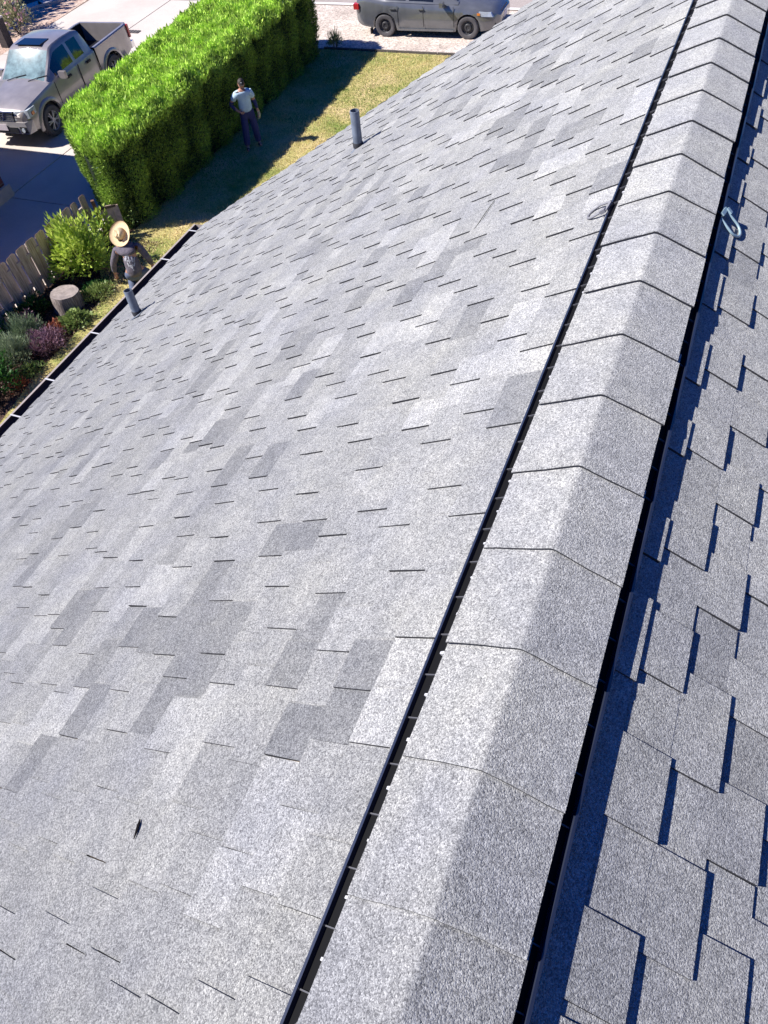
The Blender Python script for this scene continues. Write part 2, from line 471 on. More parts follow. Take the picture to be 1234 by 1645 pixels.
DASH={0:([],[]),1:([-0.28,0.04,0.49,0.89,1.31,1.65,2.06,2.45,2.83,3.14,3.58,3.98,4.39,4.72],[-0.52,-0.68]),2:([-0.13,0.28,0.63,1.0,1.43,1.76,2.18,2.55,2.95,3.28,3.71,4.06,4.48,4.84],[-0.47,-0.67,-0.88]),3:([-0.35,-0.01,0.48,0.88,1.21,1.61,2.03,2.42,2.75,3.14,3.5,3.92,4.24,4.66,4.97],[-0.6,-0.77,-0.95]),4:([-0.14,0.21,0.57,0.99,1.32,1.8,2.18,2.48,2.92,3.29,3.69,4.01,4.43,4.76,5.17],[-0.59,-0.73]),5:([-0.34,0.07,0.47,0.8,1.19,1.58,1.97,2.28,2.71,3.04,3.4,3.81,4.13,4.55,4.94,5.25],[-0.53,-0.75,-0.92]),6:([-0.14,0.25,0.56,0.99,1.37,1.77,2.1,2.5,2.91,3.24,3.65,4.0,4.41,4.74,5.17],[-0.8,-0.94]),7:([-0.39,-0.03,0.4,0.72,1.12,1.47,1.88,2.21,2.62,3.01,3.34,3.72,4.11,4.51,4.79,5.19],[-0.56,-0.73,-0.9]),8:([-0.13,0.2,0.59,0.98,1.35,1.65,2.07,2.42,2.85,3.15,3.53,3.92,4.31,4.65,4.98],[-0.54,-0.76]),9:([-0.35,-0.04,0.4,0.79,1.17,1.49,1.87,2.28,2.6,3.03,3.37,3.79,4.09,4.5,4.83],[-0.57,-0.73,-0.94]),10:([-0.2,0.13,0.54,0.89,1.29,1.6,2.0,2.39,2.71,3.11],[-0.61,-0.78]),11:([-0.4,-0.01,0.39,0.76,1.05,1.47,1.79,2.22,2.52,2.88,3.14],[-0.57,-0.72]),12:([-0.2,0.19,0.58,0.89,1.28,1.78,2.09,2.49,2.75],[-0.63]),13:([-0.05,0.3,0.71,1.02,1.41,1.91,2.27,2.65],[-0.46]),14:([-0.2,0.17,0.46,0.89,1.22,1.74,2.05,2.5],[]),15:([-0.39,-0.01,0.31,0.69,1.02,1.27,1.56,1.93,2.25,2.59],[]),16:([-0.21,0.08,0.5,1.05,1.33,1.74,2.1,2.49],[])}
LIGHT=[(1,-0.22),(1,-0.18),(1,-0.14),(1,1.23),(1,2.39),(1,3.35),(2,-0.61),(2,-0.56),(2,1.33),(2,1.55),(3,-0.74),(3,-0.68),(3,-0.62),(3,-0.61),(3,1.1),(3,1.11),(3,1.16),(3,1.33),(3,2.52),(3,2.55),(3,3.04),(3,3.06),(3,3.09),(4,1.03),(4,1.08),(4,3.06),(5,4.06),(6,-0.22),(6,-0.17),(6,1.75),(6,4.11),(7,-0.33),(7,-0.27),(7,1.72),(7,1.77),(7,5.29),(8,1.29),(8,1.31),(8,1.67),(8,1.72),(8,2.61),(8,2.65),(8,2.67),(9,1.29),(9,1.34),(9,2.66),(10,4.48),(10,4.5),(10,4.55),(11,0.3),(11,0.35),(11,1.77),(11,4.48),(12,-0.26),(12,0.23),(12,0.27),(12,1.72),(12,2.99),(12,4.33),(13,-0.3),(13,0.21),(14,-0.46),(14,-0.42),(16,1.51),(16,3.24),(16,3.25),(17,0.08),(17,0.16),(18,2.64),(21,1.86)]
DARK=[(1,-0.06),(1,-0.03),(1,0.93),(1,0.98),(1,1.03),(1,2.58),(2,-0.25),(2,-0.22),(2,-0.18),(2,-0.1),(2,-0.05),(2,-0.0),(2,4.14),(2,4.2),(3,-0.28),(3,-0.24),(3,-0.23),(3,3.38),(3,3.46),(4,-0.04),(4,0.01),(4,1.59),(4,3.35),(4,3.46),(6,0.48),(6,2.4),(6,3.44),(6,3.59),(6,3.61),(6,3.65),(6,3.7),(7,-0.17),(7,-0.05),(7,0.45),(7,0.47),(7,2.27),(7,2.37),(7,2.4),(7,3.43),(7,3.47),(7,3.48),(7,4.72),(8,-0.11),(8,-0.1),(8,0.09),(8,0.17),(8,2.15),(8,2.17),(8,2.19),(8,2.22),(8,4.17),(8,4.25),(8,4.68),(9,0.09),(9,0.16),(9,4.1),(9,4.21),(9,5.08),(10,0.07),(10,0.93),(10,0.98),(11,-0.29),(11,0.02),(11,1.59),(11,2.25),(11,2.28),(11,3.29),(12,-0.57),(12,-0.47),(12,-0.42),(12,1.08),(12,3.63),(12,3.65),(13,2.04),(14,2.06),(15,0.19),(15,0.24),(15,1.36),(16,0.13),(16,1.32),(19,3.55),(20,2.07),(20,2.18),(20,2.33),(21,0.87),(21,0.94),(28,0.92)]
RTONE=[(1,1.95,.2),(1,2.02,.2),(2,.28,.25),(2,.36,.25),(3,.12,.25),(3,.04,.28),(3,.7,.66),(3,.85,.68),(2,.7,.62),(4,-.02,.62)]


def spacing(): return random.choice((.33, .35, .38, .40, .42, .44))
def row_blocks(side, k):
    """list of (t0, t1, is_tooth)"""
    r = random.Random(1000*k + (7 if side > 0 else 3))
    S, E = [], []
    if side < 0:
        st, lo = DASH.get(k, ([], []))
        st = sorted(st)
        # close wide holes left between observed teeth
        full = []
        for a in st:
            if full and a-full[-1] > .62:
                n = max(2, round((a-full[-1])/.385)); b0 = full[-1]
                full += [b0+(a-b0)*i/n for i in range(1, n)]
            full.append(a)
        st = full
        teeth = []
        if not st: st = [-.4+r.uniform(0, .38)]
        t = st[-1]
        while t < rake(.265+.143*k)+.3:
            t += r.choice((.33, .35, .39, .42, .43)); st.append(t)
        for i, a in enumerate(st):
            nx = st[i+1] if i+1 < len(st) else a+.4
            teeth.append((a, a+min(r.choice((.16, .19, .22, .27)), (nx-a)-.09)))
        lo = list(lo); first = st[0]
        i = 0
        while i < len(lo):
            end = lo[i]; start = lo[i+1] if i+1 < len(lo) else end-r.choice((.17, .2, .24))
            teeth.append((start, end)); first = start; i += 2
        t = first
        while t > -3.3:
            t -= r.choice((.34, .38, .42)); teeth.append((t, t+r.choice((.15, .19, .22))))
    else:
        KN = {1: [(-1.25, -1.02), (-.83, -.66), (-.63, -.45), (-.25, -.04), (.14, .33), (.54, .72), (.95, 1.14), (1.34, 1.53), (1.70, 1.9), (2.11, 2.27), (2.5, 2.68)],
              2: [(-.9, -.72), (-.48, -.25), (-.06, .21), (.42, .62), (.81, .99), (1.16, 1.33), (1.48, 1.7)],
              3: [(-.62, -.38), (-.22, -.02), (.16, .33), (.56, .75)],
              4: [(-.5, -.29), (-.1, .1), (.28, .5)]}
        teeth = list(KN.get(k, [(r.uniform(0, .3), .35)]))
        t = teeth[0][0]
        while t > -3.3:
            t -= r.choice((.34, .38, .42)); teeth.append((t, t+r.choice((.16, .19, .23))))
        t = max(a for a, b in teeth)
        while t < rake(.3+.143*k)+.2:
            t += r.choice((.34, .38, .42)); teeth.append((t, t+r.choice((.16, .19, .23))))
    if side > 0 and k == 0:          # the near part of the top course has no raised tabs
        teeth = [q for q in teeth if q[0] > -.12]
    teeth = sorted(teeth)
    out = []; cur = -3.5
    for a, b in teeth:
        if a < cur+.02: continue
        if a-cur < .003: pass
        elif a-cur > .30:                      # a long flat stretch is two shingles butted together
            mid = cur+(a-cur)*r.uniform(.4, .6)
            out.append((cur, mid, False)); out.append((mid, a, False))
        else:
            out.append((cur, a, False))
        out.append((a, b, True)); cur = b
    return out, r

def tone_of(side, k, t0, t1, r, state):
    tc = (t0+t1)/2
    if side < 0:
        near = k < 17 and tc < 5.2
        for kk, t in LIGHT:
            if kk == k and t0-.02 <= t <= t1+.02: return r.uniform(.82, .98)
        for kk, t in DARK:
            if kk == k and t0-.02 <= t <= t1+.02: return r.uniform(.06, .20)
        if near and k < 12 and tc < 4:
            return min(.66, max(.38, r.gauss(.51, .06)))
    else:
        for kk, t, v in RTONE:
            if kk == k and t0-.02 <= t <= t1+.02: return v
        if k <= 3: return r.gauss(.49, .05)
    u = r.random()
    state[0] = state[0]*.55
    if u < .075: state[0] = .30
    elif u < .15: state[0] = -.27
    return min(.9, max(.12, r.gauss(.51, .06)+state[0]))

shingle_list = []
for side in (-1, 1):
    s_first = .265 if side < 0 else .313
    for k in range(0, 48):
        sb = s_first+.143*k
        if sb > EAVE+.05: break
        blocks, r = row_blocks(side, k)
        st = [0.0]
        for t0, t1, tooth in blocks:
            lim = rake(sb)
            if t0 > lim: continue
            t1 = min(t1, lim)
            su = sb-.143-(.030 if tooth else .05)
            top = ((.0122 if side < 0 else .0112) if tooth else (.0067 if side < 0 else .0050))+r.uniform(-.0004, .0007)
            low = ((.0062 if side < 0 else .0048) if tooth else .0)
            sl = (top-low)/.143
            hu = top - sl*(sb-su)
            jb = r.uniform(-.0025, .0025); lift = r.choice((0, 0, 0, .0012, .002)) if tooth else 0
            a0, a1 = t0, t1
            sk = r.uniform(-.003, .003)
            sbb = sb+jb
            g = .0004
            pts = [P(side, su, a0+g, hu-.004), P(side, sbb, a0+sk+g, -.004), P(side, sbb+sk*.5, a1+sk-g, -.004), P(side, su, a1-g, hu-.004),
                   P(side, su, a0+g, hu), P(side, sbb, a0+sk+g, top+lift), P(side, sbb+sk*.5, a1+sk-g, top+lift*.4), P(side, su, a1-g, hu)]
            if side < 0:
                pts = [pts[3], pts[2], pts[1], pts[0], pts[7], pts[6], pts[5], pts[4]]
            shingle_list.append((side, pts, tone_of(side, k, t0, t1, r, st), (sb-.07), (t0+t1)/2, t1-t0))

# the 300 that show largest become parts of their own, the rest one field per slope
cm = cam.matrix_world.inverted()
def area(q):
    side, pts, tn, s, t, w = q
    c = cm @ Vector(P(side, s, t))
    if c.z > -.3: return 0
    fx = 1205.92/1234; x = c.x/-c.z*fx; y = c.y/-c.z*fx
    if abs(x) > .54 or abs(y) > .71: return 0
    n = Vector((side*ST, 0, CT)); d = (cam.location-Vector(P(side, s, t)))
    return w*n.dot(d.normalized())/d.length_squared
shingle_list.sort(key=area, reverse=True)
for q in shingle_list[:300]:
    mb = MB(); side, pts, tn = q[:3]
    c = Vector(P(side, q[3], q[4]))
    mb.hexa([tuple(Vector(p)-c) for p in pts], 0, tn, 1)
    o = mb.build('shingle', [M_gran, M_edge], slopes[side]); o.location = c
for side in (-1, 1):
    mb = MB()
    for q in shingle_list[300:]:
        if q[0] == side: mb.hexa(q[1], 0, q[2], 1)
    o = mb.build('shingle_field', [M_gran, M_edge], slopes[side]); o['kind'] = 'stuff'

# ---- ridge vent: a louvred plastic strip each side, its wind baffle outermost
RT = rake(0)
for side in (-1, 1):
    sw = .250 if side < 0 else .238
    lt = .027 if side < 0 else .031
    prof = [(.06, .002), (.06, .008), (.12, .0125), (sw-.075, .0150), (sw-.050, .0145), (sw-.0085, .0140), (sw-.0075, lt), (sw-.0002, lt+.0004), (sw+.001, .008), (sw+.012, .006), (sw+.012, .0015)]
    mb = MB()
    n = 22; secs = []
    for i in range(n+1):
        t = -3.5+(RT+3.5-.02)*i/n
        w = .0015*math.sin(t*2.3)+.001*math.sin(t*6.1+side)
        secs.append([P(side, s+w, t, h) for s, h in prof])
    mb.loft(secs, mfun=lambda a, b: 1 if b in (5, 6, 7) else 0, cap=True, close=True)
    v = tag(hl(mb.build('ridge_vent', [M_black, M_lip], house, smooth=30)), 'black louvred ridge vent strip on the %s of the cap row' % ('sunny side' if side < 0 else 'shaded side'))
    mb = MB(); t = -3.38; j = 0
    while t < RT-.1:
        w = .0015*math.sin(t*2.3)+.001*math.sin(t*6.1+side)
        p = [P(side, s+w, tt, h) for h in (.01, .0195) for s, tt in ((sw-.068, t-.0015), (sw-.008, t-.0015), (sw-.008, t+.0015), (sw-.068, t+.0015))]
        if side < 0: p = [p[3], p[2], p[1], p[0], p[7], p[6], p[5], p[4]]
        mb.hexa(p)
        t += .1222; j += 1
    o = mb.build('vent_rib', M_rib, v); o['kind'] = 'stuff'
    if side > 0: continue
    mb = MB(); t = -3.38+.062+random.uniform(-.004, .004)
    while t < RT-.1:
        u = random.uniform(-.002, .002); w = random.uniform(.003, .0055)
        p = [P(side, s+u, tt, h) for h in (.01, .0235) for s, tt in ((sw-.046, t-w), (sw-.034, t-w*.8), (sw-.034, t+w*.6), (sw-.046, t+w))]
        if side < 0: p = [p[3], p[2], p[1], p[0], p[7], p[6], p[5], p[4]]
        mb.hexa(p)
        t += .1222
    o = mb.build('vent_clip', M_white, v); o['kind'] = 'stuff'

# ---- ridge caps: each one folded over the ridge and lapped over the next
CP = math.tan(0.42059)
E_CAP = .3075
def cap_z(x):
    a = abs(x); return .004 - CP*(math.sqrt(a*a+.006**2)-.006)
for n in range(-8, 27):
    t0 = n*E_CAP+random.Random(n+9).uniform(-.004, .004)
    if t0 > RT-.1: break
    r = random.Random(n+50)
    wl_, wr_ = .190+r.uniform(-.004, .004), .192+r.uniform(-.005, .005)
    tone = min(.86, max(.56, r.gauss(.66, .06)))
    xsn = [-wl_, -.15, -.095, -.045, -.014, -.006, 0, .006, .014, .045, .095, .15, wr_]
    stations = [(-.0, -.0042), (.0035, -.0012), (.012, 0), (.10, .0), (.20, .0), (E_CAP, 0), (E_CAP+.05, 0)]
    skew = r.uniform(-.010, .010); bow = r.uniform(-.002, .003)
    mb = MB(); top, bot = [], []
    for ts, dz in stations:
        lift = 0.0158*(1-ts/(E_CAP+.05))-.001
        sag = -.004*math.sin(math.pi*min(1, ts/E_CAP))
        row_t, row_b = [], []
        for x in xsn:
            e = (abs(x)/.18)
            tt = t0+ts+skew*x/.18+.0012*math.sin(x*40+n)*(ts < .02)
            z = cap_z(x)+lift+dz+bow*e+sag*(1-e*.3)
            row_t.append((x, tt, z)); row_b.append((x, tt, z-.0055-(dz if dz < 0 else 0)*0))
        top.append(row_t); bot.append(row_b)
    NX = len(xsn); base = len(mb.v)
    for rws in (top, bot):
        for row in rws: mb.v += row
    NS = len(stations); off = NS*NX
    for a in range(NS-1):
        for b in range(NX-1):
            i = a*NX+b
            mb.f.append((i, i+1, i+NX+1, i+NX)); mb.m.append(0); mb.t.append(tone)
            mb.f.append((off+i, off+i+NX, off+i+NX+1, off+i+1)); mb.m.append(1); mb.t.append(tone)
    for b in range(NX-1):
        mb.f.append((b, off+b, off+b+1, b+1)); mb.m.append(1); mb.t.append(tone)
        i = (NS-1)*NX+b
        mb.f.append((i, i+1, off+i+1, off+i)); mb.m.append(1); mb.t.append(tone)
    for a in range(NS-1):
        i = a*NX
        mb.f.append((i, i+NX, off+i+NX, off+i)); mb.m.append(1); mb.t.append(tone)
        i = a*NX+NX-1
        mb.f.append((i, off+i, off+i+NX, i+NX)); mb.m.append(1); mb.t.append(tone)
    me = mb.mesh('ridge_cap', smooth=50)
    hl(mk('ridge_cap', me, house, [M_cap, M_edge]))

# ---- plumbing vent pipes
def pipe(s, t, H, lean, lab):
    b = Vector(P(-1, s, t))
    mb = MB(); r, ri = .046, .038
    mb.lathe([(r, -.06), (r, H-.004), (r-.003, H), (ri, H), (ri, H-.14), (0, H-.14)], 20)
    o = mb.build('vent_pipe', M_pipe, house, smooth=40)
    o.location = b+HO; o.rotation_euler = lean; o['label'] = lab
    mb = MB(); secs = []
    mb.lathe([(.051, .012), (.053, .05), (.0475, .062)], 18)
    f = mb.build('flashing_collar', M_edge, o, smooth=40); f.rotation_euler = (0, 0, 0)
    mb = MB()
    n1 = [P(-1, s+ds, t+dt, .0092) for ds, dt in ((-.12, -.10), (.05, -.10), (.05, .10), (-.12, .10))]
    mb.poly([tuple(Vector(p)-b) for p in reversed(n1)])
    f = mb.build('flashing_plate', M_pipe, o)
pipe(3.69, 5.82, .36, (R(1.0), R(1.5), 0), 'grey vent pipe standing near the far rake of the roof')
pipe(6.02, 4.14, .30, (R(-2.0), R(-2.0), 0), 'blue grey vent pipe near the eave above the gardener')

# ---- gutter with hangers, fascia, rake trim, walls
ez = P(-1, EAVE, 0)[2]; ex = P(-1, EAVE, 0)[0]
for side in (-1, 1):
    yend = rake(EAVE)+.02
    prof = [(ex+.03, ez+.0), (ex+.03, ez-.11), (ex-.07, ez-.12), (ex-.118, ez-.06), (ex-.125, ez-.012), (ex-.145, ez-.008),
            (ex-.145, ez-.016), (ex-.130, ez-.062), (ex-.078, ez-.128), (ex+.036, ez-.118), (ex+.036, ez+.0)]
    mb = MB()
    mb.loft([[(-side*x, yy, z) for x, z in prof] for yy in (-3.5, yend)], mfun=lambda a, b: 0 if b >= 4 else 1, cap=False, close=True)
    g = hl(mb.build('gutter', [M_trim, simple('gutter_inside', (.03, .025, .035), .8, var=.3)], house))
    mb = MB()
    q = [(-side*x, yend-.001, z) for x, z in [(ex+.03, ez), (ex+.03, ez-.11), (ex-.07, ez-.12), (ex-.118, ez-.06), (ex-.13, ez-.012)]]
    mb.poly(q); mb.build('end_cap', M_trim, g)
    if side < 0:
        pass
    ysn = [-2.9, -2.0, -1.1, -.2, .7, 1.7, 2.68, 3.26, 4.13, 5.58, 6.44]
    for yy in ysn:
        mb = MB(); mb.box((-side*(ex-.056), yy, ez-.006), (.165, .017, .005), mat=Matrix.Translation((0, yy, 0)) @ Matrix.Rotation(random.uniform(-.04, .04), 4, 'X') @ Matrix.Translation((0, -yy, 0))); mb.box((-side*(ex+.02), yy, ez-.02), (.012, .022, .03))
        mb.build('gutter_hanger', M_white, g)
    mb = MB(); mb.box((-side*(ex+.05), (yend-3.5)/2, ez-.09), (.025, yend+3.5-.02, .17)); hl(mb.build('fascia_board', M_trim, house))
    mb = MB()
    secs = []
    for s, h0, h1 in ((.0, -.16, -.004), (EAVE, -.16, -.004)):
        a = rake(s)
        secs.append([P(side, s, a-.028, h0), P(side, s, a-.002, h0), P(side, s, a-.002, h1), P(side, s, a-.028, h1)])
    mb.loft(secs, close=True); hl(mb.build('rake_board', M_trim, house))
mb = MB()
zt = -3.2; x0 = 5.45; y1 = 6.1
mb.box((-x0, 1.3, (G+zt)/2), (.15, 9.6, zt-G)); mb.box((x0, 1.3, (G+zt)/2), (.15, 9.6, zt-G))
hl(mb.build('side_wall', M_siding, house))
mb = MB()
for yy in (-3.3, 6.0):
    mb.poly([(-x0+.08, yy, G), (x0-.08, yy, G), (x0-.08, yy, zt), (0, yy, -.12), (-x0+.08, yy, zt)])
hl(mb.build('gable_wall', M_siding, house))

# ---- anchor rings lying each side of the ridge
def ring(side, s, t, rot, mat, lab):
    base = Vector(P(side, s, t, .031)); e = empty('anchor_ring', base)
    n = Vector((side*ST, 0, CT)); dn = Vector((side*CT, 0, -ST)); al = Vector((0, 1, 0))
    M = Matrix((dn, al, n)).transposed() if side > 0 else Matrix((dn, -al, n)).transposed()
    e.rotation_euler = (M.to_4x4() @ Matrix.Rotation(rot, 4, 'Z') @ Matrix.Rotation(R(11), 4, 'Y')).to_euler()
    tag(e, lab, 'anchor ring', 'anchor rings lying either side of the ridge')
    mb = MB(); pts = []
    for i in range(17):
        a = -math.pi/2+math.pi*i/16
        pts.append((.052+.045*math.cos(a), .043*math.sin(a), 0))
    pts = [(-.008, -.030, -.004)]+pts+[(-.002, .040, 0)]
    secs = []
    for i, p in enumerate(pts):
        a = Vector(pts[max(0, i-1)]); b = Vector(pts[min(len(pts)-1, i+1)]); d = (b-a).normalized()
        u = Vector((0, 0, 1)); w = d.cross(u)
        secs.append([tuple(Vector(p)+u*(.0050*math.cos(q))+w*(.0058*math.sin(q))) for q in [2*math.pi*j/8 for j in range(8)]])
    mb.loft(secs, close=True); mb.build('ring', mat, e, smooth=60)
    mb = MB(); mb.box((-.002, .046, .002), (.026, .018, .016)); mb.box((-.016, .020, .0), (.016, .060, .008)); mb.build('bracket', mat, e)
    return e
ring(1, .248, 2.215, R(-12), M_ring, 'pale blue open metal ring lying beside the shaded right ridge vent')
ring(-1, .262, 2.215, R(-8), M_ringgrey, 'dull grey metal ring lying on shingles beside the left ridge vent')

# ---- debris on the shingles
mb = MB(); c = Vector(P(-1, 1.066, -.625, .008))
q = [Vector(P(-1, s, t, h))-c for s, t, h in ((1.056, -.650, .008), (1.060, -.632, .0095), (1.068, -.612, .010), (1.077, -.596, .009))]
for a, b, ra_, rb_ in ((q[0], q[1], .001, .0035), (q[1], q[2], .0035, .0045), (q[2], q[3], .0045, .0015)): mb.tube(a, b, ra_, rb_, 6)
o = mb.build('torn_flap', simple('dark_leaf', (.012, .011, .012), .9, spec=.1)); o.location = c
tag(o, 'small dark pointed scrap lying alone on the lower left shingles', 'debris')
c = Vector(P(-1, 1.08, 2.75, .012)); mb = MB()
tw = [Vector(P(-1, s, t, h))-c for s, t, h in ((1.100, 2.60, .010), (1.085, 2.70, .013), (1.080, 2.78, .012), (1.068, 2.88, .010))]
mb.path(tw, .0022, 5)
o = mb.build('twig', simple('dry_twig', (.10, .10, .08), .8)); o.location = c
tag(o, 'thin dry twig lying across the upper left shingles', 'twig')
# ================================================================== NEIGHBOUR'S HOUSE (casts the shade on the driveway)
nh = empty('neighbour_house', (-20.4, 5, G))
tag(nh, 'low red brick neighbouring house, only its corner showing beside the shaded driveway', 'house')
def nl(o): o.location = (20.4, -5, -G); return o
M_brick, n, l, b = newmat('red_brick')
g = n.new('ShaderNodeNewGeometry'); mp = n.new('ShaderNodeMapping'); mp.inputs['Rotation'].default_value = (R(90), 0, R(90))
br = n.new('ShaderNodeTexBrick'); br.inputs['Scale'].default_value = 4.2
br.inputs['Color1'].default_value = rgb((.22, .07, .05)); br.inputs['Color2'].default_value = rgb((.13, .045, .04)); br.inputs['Mortar'].default_value = rgb((.30, .26, .23))
br.inputs['Mortar Size'].default_value = .02
l.new(g.outputs['Position'], mp.inputs['Vector']); l.new(mp.outputs[0], br.inputs['Vector']); l.new(br.outputs['Color'], b.inputs['Base Color'])
mb = MB(); mb.box((-20.4, 4.95, G+1.62), (8.5, 13.9, 3.24)); nl(mb.build('brick_wall', M_brick, nh))
mb = MB(); mb.box((-20.4, 4.95, G+.16), (8.66, 14.06, .32)); nl(mb.build('stone_plinth', M_kerb, nh))
xa, xb, ya, yb, ze = -24.9, -15.86, -2.9, 12.62, G+3.25
mb = MB()
e = [(xa, ya, ze), (xb, ya, ze), (xb, yb, ze), (xa, yb, ze)]
rd = [(-20.4, ya+4.4, ze+1.6), (-20.4, yb-4.4, ze+1.6)]
mb.poly([e[0], e[1], rd[0]]); mb.poly([e[1], e[2], rd[1], rd[0]]); mb.poly([e[2], e[3], rd[1]]); mb.poly([e[3], e[0], rd[0], rd[1]]); mb.poly([e[3], e[2], e[1], e[0]])
nl(mb.build('roof', M_gran, nh))

# ================================================================== FENCE
M_fence = woodmat('weathered_cedar', (0.20, 0.145, 0.115), (0.58, 0.48, 0.40))
M_fence2 = woodmat('grey_cedar', (0.28, 0.23, 0.20), (0.60, 0.54, 0.48))
M_fcut = simple('dark_board_top', (0.07, 0.04, 0.032), 0.9, var=0.3, scale=14)  # dark brown for the clipped tops of the boards
fe = empty('picket_fence', (-12.54, 5, G))
tag(fe, 'weathered board fence between the garden bed and the shaded driveway', 'fence')
FO = Vector((12.54, -5, 0))
def board(x, y, w, h, m, tilt):
    mb = MB(); th = .022; c = .035
    pr = [(-w/2, 0), (w/2, 0), (w/2, h-c), (w/2-c, h), (-w/2+c, h), (-w/2, h-c)]
    f = [(-th/2, a, z) for a, z in pr]; bk = [(th/2, a, z) for a, z in pr]
    mb.poly(list(reversed(f))); mb.poly(bk)
    for i in range(6):
        j = (i+1) % 6; mb.quad(f[i], f[j], bk[j], bk[i], 1 if i in (2, 3, 4) else 0)
    o = mb.build('fence_board', [m, M_fcut], fe); o.location = Vector((x, y, .02))+FO; o.rotation_euler = (tilt, random.uniform(-.01, .012), random.uniform(-.02, .02))
    return o
y = -3.9; i = 0
while y < 10.75:
    board(-12.52+random.uniform(-.004, .004), y, .178, 1.05+random.uniform(-.015, .015), M_fence, random.uniform(-.006, .006))
    if y < 10.4:
        board(-12.585+random.uniform(-.004, .004), y+.140, .15, 1.03+random.uniform(-.02, .02), M_fence2, random.uniform(-.006, .006))
    y += .2985; i += 1
for z in (.28, .80):
    mb = MB(); mb.box((-12.5525, 3.4, 0), (.034, 14.6, .085)); o = mb.build('fence_rail', M_fence2, fe); o.location = Vector((0, 0, z))+FO
for yy in (-3.0, -.6, 1.8, 4.2, 6.6, 9.0, 10.85):
    mb = MB(); mb.box((0, 0, .47), (.088, .088, .98)); o = mb.build('fence_post', M_fence2, fe); o.location = Vector((-12.655, yy, 0))+FO

# ================================================================== HEDGE
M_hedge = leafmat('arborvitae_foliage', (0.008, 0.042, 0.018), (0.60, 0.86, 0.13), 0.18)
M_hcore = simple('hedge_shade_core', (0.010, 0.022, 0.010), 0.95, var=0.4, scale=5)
M_trunk = simple('bark', (0.09, 0.06, 0.045), 0.9, var=0.3, scale=12, bump=0.004)
hd = empty('hedge', (-13, 16, G))
tag(hd, 'tall clipped bright green arborvitae hedge between driveway and lawn', 'hedge')
foot = [(-11.72, 11.55), (-11.66, 13), (-11.70, 15), (-11.66, 17), (-11.70, 19), (-11.72, 21.1), (-12.2, 21.45), (-13.6, 21.5), (-14.45, 21.2), (-14.5, 19),
        (-14.4, 17), (-14.3, 15), (-14.3, 13.6), (-14.1, 12.6), (-13.2, 11.75), (-12.5, 11.25), (-12.0, 11.2)]
F = np.array(foot); Fn = np.roll(F, -1, 0); seg = np.linalg.norm(Fn-F, axis=1); cum = np.concatenate([[0], np.cumsum(seg)])
HT = 1.98
def hnoise(a, b, c):
    return (np.sin(a*3.1+1.7*np.sin(b*2.3+c))+np.sin(b*4.3+c*2.9+1.1)+np.sin(c*5.2+a*2.2+.5))/3
def side_pts(n, depth):
    u = rng.uniform(0, cum[-1], n); v = rng.uniform(0, 1, n)**.9
    i = np.searchsorted(cum, u, 'right')-1; i = np.clip(i, 0, len(F)-1); f = (u-cum[i])/seg[i]
    p = F[i]+(Fn[i]-F[i])*f[:, None]
    d = unit(Fn[i]-F[i]); nr = np.stack([d[:, 1], -d[:, 0]], 1)
    # footprint runs +y on the right side: outward normal is +x there
    cen = np.array([-13.05, 16.3]); sg = np.sign(((p-cen)*nr).sum(1)); nr *= sg[:, None]
    z = v*(HT-.12)
    lump = .08*np.abs(np.sin(u*math.pi/.86+.6*np.sin(z*2)))+.09*hnoise(u*1.5, z*1.4, u*.3)
    inset = .13*np.clip((v-.84)/.16, 0, 1)**2+.10*(1-v)**4
    off = lump-inset-.06-rng.uniform(0, depth, n)
    q = p+nr*off[:, None]
    return np.stack([q[:, 0], q[:, 1], G+z], 1), np.stack([nr[:, 0], nr[:, 1], np.zeros(n)], 1), lump
def top_pts(n, depth):
    m = int(n*1.25); x = rng.uniform(-14.5, -11.6, m); y = rng.uniform(11.1, 21.5, m)
    k = inpoly(x, y, foot); x, y = x[k], y[k]
    # distance to outline
    Pq = np.stack([x, y], 1)[:, None, :]; d = Fn-F; tt = np.clip(((Pq-F)*d).sum(2)/(d*d).sum(1), 0, 1)
    dist = np.linalg.norm(Pq-(F+tt[..., None]*d), axis=2).min(1)
    z = HT-.14*np.exp(-(dist/.15)**1.3)+.09*hnoise(x*1.6, y*1.5, x*.7)+.05*hnoise(x*5, y*4, y)-rng.uniform(0, depth, len(x))
    return np.stack([x, y, G+z], 1), dist
p1, n1, lump = side_pts(185000, .14)
U1 = unit(n1*.55+np.array([0, 0, 1.0])*rng.uniform(.2, 1.1, (len(p1), 1))+rng.normal(0, .35, (len(p1), 3)))
t1 = .30+2.2*(lump-.05)+rng.normal(0, .17, len(p1))  # shade of the sides put into the leaf tone, hollows darkest
p2, dist = top_pts(120000, .16)
U2 = unit(np.array([0, 0, 1.0])+rng.normal(0, .38, (len(p2), 3)))
t2 = .76+.32*hnoise(p2[:, 0]*2.3, p2[:, 1]*2.1, p2[:, 0])+rng.normal(0, .17, len(p2))  # sunlight on the top put into a lighter leaf tone
PP = np.concatenate([p1, p2])-np.array([-13, 16, G]); UU = np.concatenate([U1, U2])
LL = np.concatenate([rng.uniform(.03, .075, len(p1)), rng.uniform(.04, .10, len(p2))*(1+.7*(rng.uniform(0, 1, len(p2)) > .93))]); WW = LL*rng.uniform(.28, .42, len(LL))
cards('foliage', PP, UU, LL, WW, np.clip(np.concatenate([t1, t2]), 0, 1), M_hedge, hd)
